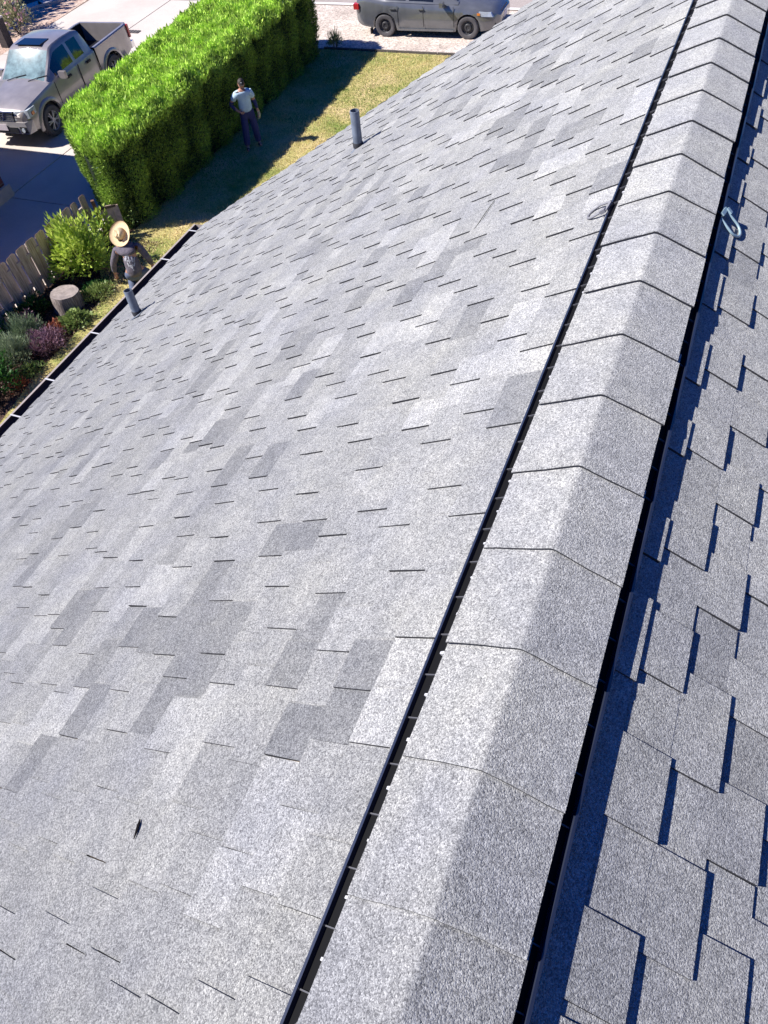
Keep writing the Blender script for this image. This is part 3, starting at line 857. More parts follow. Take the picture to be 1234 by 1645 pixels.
# solid core, the hedge's inner shade put into its dark colour
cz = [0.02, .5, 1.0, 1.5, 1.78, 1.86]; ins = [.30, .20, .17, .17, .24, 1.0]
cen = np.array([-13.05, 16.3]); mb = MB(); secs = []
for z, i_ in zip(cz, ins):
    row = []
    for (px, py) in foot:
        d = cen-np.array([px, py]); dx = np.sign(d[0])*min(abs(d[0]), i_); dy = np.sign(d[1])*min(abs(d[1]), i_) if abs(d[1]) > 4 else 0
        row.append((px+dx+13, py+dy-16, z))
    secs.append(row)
mb.loft(secs, close=True); mb.build('dark_core', M_hcore, hd)
mb = MB()
for k in range(13):
    yy = 11.9+k*.75; mb.tube((-12.7+13+random.uniform(-.2, .2), yy-16, 0), (-12.8+13, yy-16+random.uniform(-.2, .2), 1.5), .05, .02, 7)
mb.build('trunk', M_trunk, hd)

# ================================================================== PLANTS
def bush(name, x, y, rx, ry, h, n, L, wr, mat, lab, cat, tone0=.5, up=.5, shell=.35, stems=9, group=None, z0=0.0, tvar=.2, seed=0):
    e = empty(name, (x, y, G+z0)); tag(e, lab, cat, group)
    rr = np.random.default_rng(seed+17)
    d = unit(rr.normal(size=(n, 3))); d[:, 2] = np.abs(d[:, 2])*1.2-.18
    rad = 1-shell*rr.uniform(0, 1, n)**1.3
    wob = 1+.34*np.sin(d[:, 0]*4+seed)*np.sin(d[:, 1]*5+2*d[:, 2])+.1*np.sin(d[:, 2]*9+d[:, 0]*7)
    p = d*rad[:, None]*wob[:, None]*np.array([rx, ry, h*.72])+np.array([0, 0, h*.28])
    p[:, 2] = np.maximum(p[:, 2], .02)
    U = unit(d+np.array([0, 0, up])+rr.normal(0, .45, (n, 3)))
    LLn = rr.uniform(L*.6, L*1.2, n)
    tn = np.clip(tone0+.22*(d[:, 2])+.2*np.sin(d[:, 0]*6+d[:, 1]*5)+rr.normal(0, tvar, n), 0, 1)
    cards('foliage', p, U, LLn, LLn*wr, tn, mat, e, bend=.08)
    mb = MB(); r = random.Random(seed)
    for k in range(stems):
        a = r.uniform(0, 6.28); q = r.uniform(.3, .8)
        mb.tube((.04*math.cos(a), .04*math.sin(a), 0), (rx*q*math.cos(a), ry*q*math.sin(a), h*r.uniform(.5, .85)), .011, .004, 5, cap=False)
    mb.build('stem', M_trunk, e)
    return e
M_laurel = leafmat('laurel_leaves', (0.09, 0.24, 0.02), (0.62, 0.74, 0.14), .3, .4)
M_dkleaf = leafmat('dark_green_leaves', (0.012, 0.05, 0.014), (0.05, 0.16, 0.03), .2, .4)
M_lav = leafmat('grey_green_leaves', (0.12, 0.19, 0.10), (0.34, 0.40, 0.26), .15)
M_pur = leafmat('purple_heather', (0.13, 0.05, 0.07), (0.33, 0.20, 0.28), .15)
M_red = leafmat('red_leaves', (0.20, 0.05, 0.03), (0.42, 0.14, 0.08), .2)
M_gc = leafmat('pale_ground_cover', (0.04, 0.10, 0.03), (0.30, 0.38, 0.12), .2, .4)
M_rose = leafmat('rose_leaves', (0.12, 0.16, 0.06), (0.52, 0.50, 0.30), .2)
M_pink = leafmat('pink_petals', (0.75, 0.35, 0.38), (0.85, 0.70, 0.68), .3)
bush('laurel_shrub', -12.0, 9.55, .62, .55, 1.15, 2600, .135, .42, M_laurel, 'bright yellow green broad leaved shrub in front of the fence', 'shrub', .62, .6, .6, 12, seed=3)
bush('laurel_shrub', -12.2, 10.65, .28, .28, .72, 500, .11, .42, M_laurel, 'small bright green shrub between fence end and hedge corner', 'shrub', .62, .6, .6, 6, seed=4)
bush('dark_shrub', -11.35, 5.75, .5, .55, .75, 2200, .09, .45, M_dkleaf, 'dense dark green shrub nearest the gutter at the left edge', 'shrub', .55, .5, .5, 8, seed=5)
bush('dark_shrub', -12.1, 6.9, .38, .45, .42, 1100, .07, .45, M_dkleaf, 'low dark shrub squeezed between fence and grey green plants', 'shrub', .3, .5, .5, 8, seed=6)
bush('dark_shrub', -12.2, 7.95, .30, .5, .32, 1000, .08, .45, M_dkleaf, 'low dark shrub at the fence foot beside the tree stump', 'shrub', .35, .5, .5, 8, seed=7)
bush('lavender_clump', -11.55, 6.65, .42, .46, .50, 3800, .11, .11, M_lav, 'grey green feathery lavender clump beside the purple plant', 'lavender', .5, 1.1, .6, 14, seed=8)
bush('lavender_clump', -11.72, 7.25, .34, .30, .50, 2200, .12, .11, M_lav, 'greener lavender clump close under the fence', 'lavender', .25, 1.3, .6, 10, seed=9)
bush('heather_clump', -11.18, 7.12, .34, .36, .36, 2600, .07, .2, M_pur, 'purple flowering heather clump at the lawn edge', 'heather', .5, .9, .5, 10, seed=10)
bush('heather_clump', -11.95, 7.55, .26, .22, .36, 1000, .07, .2, M_pur, 'small dull purple heather clump by the fence boards', 'heather', .4, .9, .5, 8, seed=11)
bush('red_leaved_plant', -11.35, 7.62, .22, .20, .18, 500, .07, .3, M_red, 'low reddish plant between heather and tree stump', 'plant', .5, .5, .5, 6, seed=12)
bush('red_leaved_plant', -10.95, 6.05, .22, .22, .15, 260, .07, .35, M_red, 'sparse orange red plant in the dark bed near the gutter', 'plant', .5, .4, .5, 6, seed=13)
bush('ground_cover_plant', -11.12, 8.02, .30, .30, .20, 900, .075, .6, M_gc, 'pale green leafy ground cover in front of the tree stump', 'ground cover', .55, .4, .6, 6, seed=14)
bush('ground_cover_plant', -11.20, 8.95, .30, .32, .18, 800, .09, .18, M_gc, 'pale strappy ground cover between tree stump and kneeling gardener', 'ground cover', .7, .8, .6, 6, seed=15)
bush('ground_cover_plant', -11.45, 9.0, .25, .4, .14, 500, .06, .6, M_dkleaf, 'dark ground cover below the bright laurel shrub', 'ground cover', .3, .4, .6, 6, seed=16)
bush('ground_cover_plant', -11.0, 6.45, .2, .28, .18, 500, .06, .5, M_gc, 'olive ground cover below the lavender clump', 'ground cover', .25, .4, .6, 6, seed=21)
bush('ground_cover_plant', -12.15, 11.35, .4, .15, .95, 1500, .07, .35, M_gc, 'ivy tangle over the dark post at the hedge corner', 'ivy', .35, .4, .8, 6, seed=22)
bush('shade_grass_tuft', -11.55, 21.65, .2, .25, .4, 500, .16, .10, M_gc, 'grass tuft growing at the far foot of the hedge', 'grass tuft', .4, 1.4, .7, 4, seed=23)
rb = bush('rose_bush', -23.95, 21.6, .62, .62, 1.25, 1500, .11, .5, M_rose, 'pale dusty rose bush on the gravel beyond the pickup', 'rose bush', .6, .3, .8, 12, seed=18)
rr = np.random.default_rng(4); N = 130; d = unit(rr.normal(size=(N, 3))); d[:, 2] = abs(d[:, 2])
pk = d*np.array([.62, .62, .75])+np.array([-.1, -.1, .45])
fl = cards('flower', pk, unit(rr.normal(size=(N, 3))), np.full(N, .10), np.full(N, .09), rr.uniform(0, 1, N), M_pink, rb); fl['kind'] = 'stuff'
# low chips and litter on the bed
N = 9000; x = rng.uniform(-12.6, -10.95, N); y = rng.uniform(4.2, 11, N)
o = cards('mulch_chips', np.stack([x, y, np.full(N, G+.004)], 1), unit(np.stack([rng.normal(size=N), rng.normal(size=N), rng.uniform(.05, .5, N)], 1)), rng.uniform(.03, .07, N), rng.uniform(.012, .03, N), rng.uniform(0, 1, N), leafmat('bark_chips', (.03, .017, .012), (.17, .10, .075), .0))
tag(o, 'brown bark chips scattered over the garden bed', 'bark mulch', kind='stuff')

# unseen tree added off the left edge to cast shade on the side street
tr = empty('added_shade_tree', (-31.5, 20.6, G)); tag(tr, 'unseen leafy tree added beyond the left edge to shade the side street', 'tree')
mb = MB(); mb.tube((0, 0, 0), (.1, 0, 2.4), .2, .13, 10)
for k in range(7):
    a = k*.9; mb.tube((.1, 0, 2.2), (2.0*math.cos(a), 2.0*math.sin(a), 4.4+.3*math.sin(k)), .08, .03, 6)
mb.build('trunk', M_trunk, tr)
N = 15000; d = unit(rng.normal(size=(N, 3)))*rng.uniform(.35, 1, (N, 1)); 
cards('crown', d*np.array([3.1, 3.0, 2.0])*(1+.15*np.sin(d[:, :1]*7+d[:, 1:2]*5))+np.array([0, 0, 4.6]), unit(d+rng.normal(0, .6, (N, 3))), rng.uniform(.18, .34, N), rng.uniform(.12, .22, N), rng.uniform(0, 1, N), M_dkleaf, tr)

# ================================================================== GARDEN OBJECTS
M_stumpside = woodmat('grey_stump_bark', (0.07, 0.055, 0.05), (0.32, 0.27, 0.25), (30, 30, 4))
M_stumptop = simple('sawn_stump_top', (0.30, 0.25, 0.225), .85, var=.35, scale=11, bump=.002)
mb = MB(); secs = []
for z, r in ((-.02, .315), (.08, .300), (.22, .290), (.33, .288), (.345, .280), (.345, .15), (.347, .04)):
    secs.append([(r*(1+.035*math.sin(3*a+1)+.02*math.sin(7*a))*math.cos(a), r*(1+.035*math.sin(3*a+1)+.02*math.sin(7*a))*math.sin(a), z+.008*math.sin(a*2)*(z > .3)) for a in [2*math.pi*k/28 for k in range(28)]])
mb.loft(secs, close=True, mfun=lambda a, b: 1 if a >= 4 else 0, m=1)
o = mb.build('tree_stump', [M_stumpside, M_stumptop], None, smooth=40); o.location = (-11.62, 8.42, G); o.rotation_euler = (R(-3), R(4), .4)
tag(o, 'squat grey sawn tree stump in the bed beside the fence', 'tree stump')
# pale weathered panel with its dark post at the hedge corner
e = empty('garden_panel', (-12.25, 10.75, G), R(38))
tag(e, 'pale weathered boards leaning on a brown post behind the straw hat', 'wooden panel')
M_pale = simple('bleached_boards', (0.52, 0.38, 0.32), .8, var=.3, scale=9, bump=.003)
for k in range(3):
    mb = MB(); mb.box((.11+.135*k, 0, .42), (.128, .03, .62+.04*(k % 2))); o = mb.build('board', M_pale, e); o.rotation_euler = (R(-12), 0, R(random.uniform(-2, 2)))
mb = MB(); mb.box((-.02, .05, .48), (.07, .07, .96)); mb.build('post', simple('brown_post', (.16, .075, .045), .8, var=.3), e)
mb = MB(); mb.box((.2, -.03, .72), (.4, .03, .05)); o = mb.build('cross_rail', M_trunk, e); o.rotation_euler = (R(-12), 0, 0)
mb = MB(); mb.tube((-11.75, 8.75, G+.06), (-11.25, 9.2, G+.09), .022, .018, 8); mb.tube((-11.25, 9.2, G+.09), (-11.0, 9.18, G+.06), .016, .01, 8)
tag(mb.build('fallen_branch', simple('pale_branch', (.33, .25, .17), .8), None), 'pale fallen branch lying across the bed below the laurel shrub', 'branch')
mb = MB(); mb.tube((-11.62, 9.55, G+.16), (-11.05, 9.75, G+.20), .016, .012, 8)
tag(mb.build('fallen_branch', simple('brown_branch', (.22, .13, .09), .8), None), 'thin brown branch poking from the laurel towards the gardener', 'branch')
# pillar by the rose bush
e = empty('brick_pillar', (-23.55, 20.5, G)); tag(e, 'short dark brick pillar standing by the rose bush', 'pillar')
mb = MB(); mb.box((0, 0, .42), (.30, .30, .84)); mb.build('shaft', simple('dark_brick', (.045, .035, .035), .85, var=.4, scale=14), e)
mb = MB(); mb.box((0, 0, .865), (.33, .33, .05)); mb.build('cap', M_kerb, e)
# ================================================================== VEHICLES
def paint(name, c, rough=.28):
    m, n, l, b = newmat(name)
    b.inputs['Base Color'].default_value = rgb(c); b.inputs['Metallic'].default_value = .35
    b.inputs['Roughness'].default_value = rough; b.inputs['Coat Weight'].default_value = .7; b.inputs['Coat Roughness'].default_value = .06
    g = n.new('ShaderNodeNewGeometry'); t = n.new('ShaderNodeTexNoise'); t.inputs['Scale'].default_value = 3.5; t.inputs['Detail'].default_value = 8
    l.new(g.outputs['Position'], t.inputs['Vector'])
    r = n.new('ShaderNodeValToRGB'); r.color_ramp.elements[0].position = .35; r.color_ramp.elements[1].position = .75
    r.color_ramp.elements[0].color = rgb([x*.92 for x in c]); r.color_ramp.elements[1].color = rgb([min(1, x*1.15+.01) for x in c])
    l.new(t.outputs['Fac'], r.inputs['Fac']); l.new(r.outputs[0], b.inputs['Base Color'])
    return m
M_tpaint = paint('taupe_metallic_paint', (0.36, 0.325, 0.315), .3)
M_cpaint = paint('grey_metallic_paint', (0.155, 0.160, 0.17), .22)
M_tyre = simple('tyre_rubber', (0.085, 0.080, 0.085), .85, var=.25, scale=8)
M_alloy = simple('alloy_wheel', (0.52, 0.50, 0.52), .35, .5, var=.1)
M_steel = simple('black_steel_wheel', (0.05, 0.05, 0.055), .5, .3, var=.2)
M_chrome = simple('chrome', (0.72, 0.72, 0.74), .15, .9, var=.05)
M_trimblk = simple('black_trim', (0.018, 0.018, 0.022), .55, var=.2)
M_glassd = simple('dark_window_glass', (0.010, 0.013, 0.017), .06, var=.1, spec=.8)
M_glassw = simple('windscreen_glass', (0.15, 0.225, 0.24), .08, var=.55, scale=4, spec=.8)  # teal reflection and cabin interior put into the glass colour
M_lamp = simple('headlamp_lens', (0.55, 0.60, 0.64), .12, .2, var=.25, scale=9, spec=.8)
M_taill = simple('red_lamp_lens', (0.50, 0.03, 0.03), .2, var=.1, spec=.8)
M_amber = simple('amber_lens', (0.65, 0.20, 0.03), .2, var=.1)
M_plate = simple('number_plate', (0.62, 0.55, 0.60), .4, var=.08)

def wheel(parent, x, y, z, r, w, rimmat, style, out):
    """out = +1/-1 outward side along local y"""
    e = None
    mb = MB()
    mb.lathe([(r*.62, -w*.42), (r*.80, -w*.5), (r*.93, -w*.47), (r*.985, -w*.36), (r, -w*.15), (r, w*.15), (r*.985, w*.36), (r*.93, w*.47), (r*.80, w*.5), (r*.62, w*.42)], 36, 'Y')
    for k in range(36):      # tread blocks
        a = 2*math.pi*k/36; ca, sa = math.cos(a), math.sin(a)
        m = Matrix.Rotation(-a, 4, 'Y')
        mb.box((r*.997, 0, 0), (.016, w*.62, r*.10), mat=m)
    t = mb.build('wheel', M_tyre, parent, smooth=35); t.location = (x, y, z)
    mb = MB()
    o_ = out*w*.40
    mb.lathe([(r*.63, -out*w*.40), (r*.60, -out*w*.2), (r*.58, o_*.6), (r*.64, o_*1.05), (r*.60, o_*.9)], 32, 'Y')
    mb2 = MB()
    mb2.lathe([(r*.60, o_*.1), (.0, o_*.1)], 24, 'Y'); b_ = mb2.build('brake_disc', M_trimblk, t)
    if style == 'spokes':
        for k in range(6):
            for dd in (-.16, .16):
                a = 2*math.pi*k/6
                p0 = Vector((r*.13*math.cos(a), o_*.95, r*.13*math.sin(a))); p1 = Vector((r*.60*math.cos(a+dd), o_*.95, r*.60*math.sin(a+dd)))
                mb.tube(p0, p1, .019, .016, 6)
        mb.lathe([(r*.18, o_*.6), (r*.17, o_*1.1), (0, o_*1.15)], 18, 'Y')
    else:
        prof = [(r*.60, o_*.55), (r*.50, o_*.35), (r*.40, o_*.45), (r*.30, o_*.95), (r*.20, o_*.98), (r*.17, o_*.80), (0, o_*.80)]
        mb.lathe(prof, 32, 'Y')
        for k in range(10):
            a = 2*math.pi*k/10; mb.tube((r*.45*math.cos(a), o_*.45, r*.45*math.sin(a)), (r*.45*math.cos(a), o_*.56, r*.45*math.sin(a)), .014, .014, 8)
    rm = mb.build('rim', rimmat, t, smooth=35)
    return t

def arch(x, axles, ra, zc):
    z = 0
    for a in axles:
        d = abs(x-a)
        if d < ra: z = max(z, zc+math.sqrt(ra*ra-d*d))
    return z
def body_loft(xs_, half, zb, zt, crown, axles, ra, zc, sh=.0):
    secs = []
    for x in xs_:
        w = half(x); b0 = max(zb(x), arch(x, axles, ra, zc)); t = zt(x)
        z1 = max(b0+.01, .42); z2 = max(z1+.01, min(.66, t-.20)); z3 = max(z2+.01, t-.07)
        c = crown(x)
        r = [(w*.955, b0), (w*.99, z1), (w, z2), (w*.975, z3), (w*.93, t), (w*.78, t+c*.45), (w*.42, t+c*.9), (0, t+c)]
        full = [(x, -a, z) for a, z in r]+[(x, a, z) for a, z in reversed(r[:-1])]
        secs.append(full)
    return secs
def lerp(x, pts):
    if x <= pts[0][0]: return pts[0][1]
    for (a, u), (b, v) in zip(pts[:-1], pts[1:]):
        if x <= b: return u+(v-u)*(x-a)/(b-a)
    return pts[-1][1]

# ---- pickup truck, local x forward, rear axle at 0
TA = 3.30
tk = empty('pickup_truck', (-18.17, 18.30, G+.022), R(-90+4.0))
tag(tk, 'taupe crew cab pickup truck parked on the driveway behind the hedge', 'pickup truck')
axl = (0, TA); ra = .47; zc = .40
hw = lambda x: lerp(x, [(-1.22, .86), (-1.0, .905), (3.4, .925), (3.9, .90), (4.12, .83), (4.20, .72)])
zb = lambda x: lerp(x, [(-1.22, .58), (-.8, .46), (.5, .42), (2.8, .42), (3.9, .42), (4.2, .50)])
# front body + cab sides
xs_ = sorted(set([.66, .8]+[round(.9+i*.12, 3) for i in range(26)]+[TA-ra, TA+ra, 3.95, 4.05, 4.12, 4.17, 4.20]))
zt = lambda x: lerp(x, [(.66, 1.17), (2.3, 1.15), (2.75, 1.16), (3.4, 1.09), (3.9, 1.02), (4.1, .96), (4.20, .84)])
cr = lambda x: lerp(x, [(.66, .02), (2.3, .04), (2.75, .07), (3.6, .06), (4.2, .02)])
mb = MB(); mb.loft(body_loft(xs_, hw, zb, zt, cr, axl, ra, zc)); mb.build('body', M_tpaint, tk, smooth=32)
# bed: open box
xb_ = sorted(set([-1.20, -1.16]+[round(-1.1+i*.1, 3) for i in range(17)]+[-ra, ra, .62]))
secs = []
for x in xb_:
    w = hw(x); b0 = max(zb(x), arch(x, axl, ra, zc)); t = 1.20
    z1 = max(b0+.01, .5); inn = w-.11
    r = [(w*.96, b0), (w*.99, z1), (w, max(.95, z1+.01)), (w*.985, t-.03), (w*.96, t), (inn, t), (inn-.005, t-.02), (inn-.01, .72), (0, .71)]
    secs.append([(x, -a, z) for a, z in r]+[(x, a, z) for a, z in reversed(r[:-1])])
mb = MB(); mb.loft(secs, cap=False, mfun=lambda a, b: 1 if 5 < b < 10 else 0); mb.build('cargo_bed', [M_tpaint, simple('bed_liner', (.012, .012, .018), .95, var=.5, scale=30, spec=.1)], tk, smooth=32)
mb = MB(); mb.box((.60, 0, .93), (.05, 1.62, .52)); mb.box((.645, 0, .80), (.03, 1.7, .7)); mb.build('bed_front_wall', M_trimblk, tk)
mb = MB(); mb.box((-1.20, 0, .88), (.055, 1.62, .64)); mb.box((-1.215, 0, 1.19), (.07, 1.60, .03)); tg = mb.build('tailgate', M_tpaint, tk)
mb = MB(); mb.box((-1.235, 0, 1.03), (.02, .24, .06)); mb.build('handle', M_trimblk, tg)
# cab greenhouse
def cabin(parent, stations, paintm, glassside, glassfront, doorglass, wind, rearw, wb=.86):
    """stations: (x, z_belt, z_roof, half_base, half_roof); doorglass: ranges that are window"""
    secs = []
    for x, zb_, zr, hb, hr in stations:
        f = max(0, (zr-zb_))
        r = [(hb, zb_), (hb+(hr-hb)*.12, zb_+f*.10), (hb+(hr-hb)*.80, zb_+f*.80), (hr, zb_+f*.93), (hr*.92, zr), (hr*.5, zr+.025*(f > .3)), (0, zr+.035*(f > .3))]
        secs.append([(x, -a, z) for a, z in r]+[(x, a, z) for a, z in reversed(r[:-1])])
    xm = [s[0] for s in stations]
    def cell(a, b):
        bb = b if b < 6 else 11-b
        x = (xm[a]+xm[a+1])/2
        if bb == 1:
            for u, v in doorglass:
                if u <= x <= v: return 'side'
        if bb >= 3 or bb == 2:
            if wind[0] <= x <= wind[1] and bb >= 4: return 'front'
            if rearw[0] <= x <= rearw[1] and bb >= 4: return 'rear'
        return 'p'
    mb = MB(); mb.loft(secs, mfun=lambda a, b: 0 if cell(a, b) == 'p' else None); mb.build('cab_roof', paintm, parent, smooth=28)
    for key, m, nm in (('side', glassside, 'side_window'), ('front', glassfront, 'windscreen'), ('rear', glassside, 'rear_window')):
        groups = {}
        for a in range(len(secs)-1):
            for b in range(12):
                if cell(a, b) == key:
                    gk = 0 if key != 'side' else (b < 6, [i for i, (u, v) in enumerate(doorglass) if u <= (xm[a]+xm[a+1])/2 <= v][0])
                    groups.setdefault(gk, []).append((a, b))
        for gk, cells in groups.items():
            mb = MB()
            for a, b in cells: mb.quad(secs[a][b], secs[a][b+1], secs[a+1][b+1], secs[a+1][b])
            mb.build(nm, m, parent, smooth=40)
st = [(.66, 1.165, 1.19, .86, .70), (.72, 1.165, 1.52, .86, .70), (.80, 1.165, 1.70, .86, .68), (.93, 1.165, 1.745, .865, .67), (1.05, 1.16, 1.765, .87, .67), (1.50, 1.155, 1.785, .875, .67),
      (1.62, 1.155, 1.785, .875, .67), (1.95, 1.15, 1.775, .875, .67), (2.12, 1.15, 1.745, .875, .67), (2.20, 1.15, 1.70, .87, .68), (2.50, 1.15, 1.44, .865, .71), (2.83, 1.155, 1.19, .85, .76), (2.90, 1.155, 1.165, .84, .78)]
cabin(tk, st, M_tpaint, M_glassd, M_glassw, [(1.0, 1.52), (1.60, 2.52)], (2.19, 2.84), (.655, .81))
for s in (-1, 1):
    wheel(tk, 0, s*.80, .385, .385, .26, M_alloy, 'spokes', s)
    wheel(tk, TA, s*.80, .385, .385, .26, M_alloy, 'spokes', s)
    for ax in axl:
        mb = MB(); secs = []
        for k in range(17):
            a = math.pi*(-.04+1.08*k/16); ca, sa = math.cos(a), math.sin(a)
            hh = hw(ax+ca*.5)
            secs.append([(ax+ca*(ra-.005), s*(hh*.93), zc+sa*(ra-.005)), (ax+ca*(ra-.005), s*(hh+.035), zc+sa*(ra-.005)), (ax+ca*(ra+.06), s*(hh+.03), zc+sa*(ra+.05)), (ax+ca*(ra+.10), s*(hh-.012), zc+sa*(ra+.09))])
        mb.loft(secs, close=True); mb.build('fender_flare', M_tpaint, tk, smooth=50)
        mb = MB(); mb.box((ax, s*.62, .62), (.86, .30, .42)); mb.build('wheel_well', M_trimblk, tk)
    for x, w in ((1.08, .0), (2.06, .0)):
        mb = MB(); mb.box((x, s*.945, 1.02), (.15, .035, .035)); mb.box((x+.0, s*.927, 1.02), (.19, .012, .07)); mb.build('door_handle', M_trimblk, tk)
    for x0, x1, lab in ((.70, 1.56, 0), (1.58, 2.72, 0)):
        mb = MB()
        for xx in (x0, x1): mb.box((xx, s*.922, .80), (.010, .012, .66))
        mb.box(((x0+x1)/2, s*.918, .475), (x1-x0, .01, .012)); mb.build('door_seam', M_trimblk, tk)
    mb = MB(); mb.box((1.7, s*.90, .43), (2.0, .12, .07)); mb.build('side_step', M_trimblk, tk)
    mb = MB(); mb.box((2.42, s*1.03, 1.20), (.10, .20, .17)); mb.box((2.42, s*.91, 1.15), (.06, .10, .04)); o = mb.build('door_mirror', M_tpaint, tk)
    mb = MB(); mb.box((2.366, s*1.03, 1.20), (.006, .16, .13)); mb.build('mirror_glass', M_chrome, o)
    # head lamp wraps the corner
    mb = MB()
    mb.hexa([(4.06, s*.50, .76), (4.215, s*.50, .76), (4.10, s*.90, .78), (3.80, s*.925, .82), (4.06, s*.50, .955), (4.17, s*.50, .955), (4.07, s*.885, .965), (3.78, s*.915, .985)][::1] if s > 0 else
            [(3.80, s*.925, .82), (4.10, s*.90, .78), (4.215, s*.50, .76), (4.06, s*.50, .76), (3.78, s*.915, .985), (4.07, s*.885, .965), (4.17, s*.50, .955), (4.06, s*.50, .955)])
    h = mb.build('headlight', M_lamp, tk)
    mb = MB(); mb.box((3.93, s*.918, .86), (.10, .02, .08)); mb.build('turn_signal', M_amber, h)
    mb = MB(); mb.box((-1.19, s*.845, 1.0), (.07, .13, .34)); mb.build('tail_light', M_taill, tk)
    mb = MB(); mb.tube((4.20, s*.66, .53), (4.262, s*.66, .53), .055, .055, 14); mb.build('fog_lamp', M_lamp, tk)
mb = MB(); mb.box((4.16, 0, .86), (.10, .96, .20)); g = mb.build('grille', M_trimblk, tk)
mb = MB()
for z in (.80, .85, .90): mb.box((4.216, 0, z), (.012, .92, .018))
mb.box((4.22, 0, .97), (.03, .98, .03)); mb.box((4.22, 0, .755), (.03, .9, .02))
for s in (-1, 1): mb.tube((4.222, s*.10, .75), (4.222, s*.22, .97), .022, .022, 6)
mb.build('grille_bars', M_chrome, g)
mb = MB(); mb.lathe([(.0, .018), (.055, .015), (.065, 0)], 24); o = mb.build('emblem', M_chrome, g); o.location = (4.228, 0, .865); o.rotation_euler = (0, R(90), 0)
mb = MB(); mb.hexa([(4.02, -.90, .44), (4.22, -.80, .42), (4.22, .80, .42), (4.02, .90, .44), (4.02, -.90, .72), (4.235, -.78, .72), (4.235, .78, .72), (4.02, .90, .72)]); bp = mb.build('front_bumper', paint('silver_bumper_paint', (.50, .47, .46)), tk)
mb = MB(); mb.box((4.235, 0, .52), (.02, .95, .14)); mb.build('air_intake', M_trimblk, bp)
for s in (-1, 1):
    mb = MB(); mb.box((4.225, s*.66, .53), (.03, .22, .16)); mb.build('lamp_surround', M_trimblk, bp)
mb = MB(); mb.box((4.252, 0, .585), (.012, .31, .155)); mb.build('number_plate', M_plate, tk)
mb = MB(); mb.box((-1.30, 0, .60), (.16, 1.66, .17)); mb.box((-1.30, 0, .69), (.14, .9, .01)); mb.build('rear_bumper', M_chrome, tk)
mb = MB(); mb.box((1.92, 0, 1.812), (.44, .80, .012)); mb.build('sunroof', M_glassd, tk)
mb = MB()
for y_ in (-.35, .35): mb.path([(2.93, y_-.1, 1.215), (2.78, y_+.12, 1.245), (2.72, y_+.42, 1.29)], .010, 5)
mb.build('wiper', M_trimblk, tk)
mb = MB(); mb.box((1.5, 0, .42), (4.6, 1.3, .22)); mb.build('chassis', M_trimblk, tk)

# ---- grey saloon car beside the road, rear axle at 0
CA = 2.60
cr_ = empty('saloon_car', (-10.32, 23.52, G-.004), R(1.5))
cr_.scale = (1, 1, .955)
tag(cr_, 'dark grey saloon car with black steel wheels parked on the roadside gravel', 'car')
axl = (0, CA); ra = .375; zc = .30
hw = lambda x: lerp(x, [(-.98, .66), (-.92, .76), (-.7, .84), (0, .875), (2.6, .88), (3.1, .84), (3.35, .74), (3.46, .60), (3.50, .5)])
zb = lambda x: lerp(x, [(-.98, .40), (-.8, .30), (-.4, .24), (.4, .20), (2.2, .20), (3.0, .22), (3.5, .28)])
zt = lambda x: lerp(x, [(-.98, .80), (-.9, .96), (-.6, .99), (.3, .96), (1.2, .93), (2.1, .90), (2.9, .80), (3.3, .70), (3.5, .56)])
cr = lambda x: lerp(x, [(-.98, .02), (-.6, .05), (1.8, .06), (2.2, .10), (3.2, .08), (3.5, .03)])
xs_ = sorted(set([-.98, -.95, -.9, -.8]+[round(-.7+i*.1, 3) for i in range(40)]+[-ra, ra, CA-ra, CA+ra, 3.28, 3.36, 3.42, 3.47, 3.50]))
xs_ = [x for x in xs_ if x <= 3.5]
mb = MB(); mb.loft(body_loft(xs_, hw, zb, zt, cr, axl, ra, zc)); mb.build('body', M_cpaint, cr_, smooth=32)
st = [(-.55, .995, 1.01, .72, .60), (-.35, .985, 1.13, .78, .60), (.05, .965, 1.34, .82, .57), (.22, .96, 1.39, .825, .56), (.70, .95, 1.44, .83, .56), (.80, .945, 1.445, .83, .56), (1.25, .935, 1.43, .83, .56),
      (1.42, .93, 1.40, .83, .57), (1.55, .925, 1.36, .825, .58), (1.95, .915, 1.12, .81, .62), (2.25, .91, .955, .78, .68), (2.30, .905, .935, .77, .70)]
cabin(cr_, st, M_cpaint, M_glassd, M_glassd, [(.10, .72), (.78, 1.6)], (1.50, 2.26), (-.50, .1))
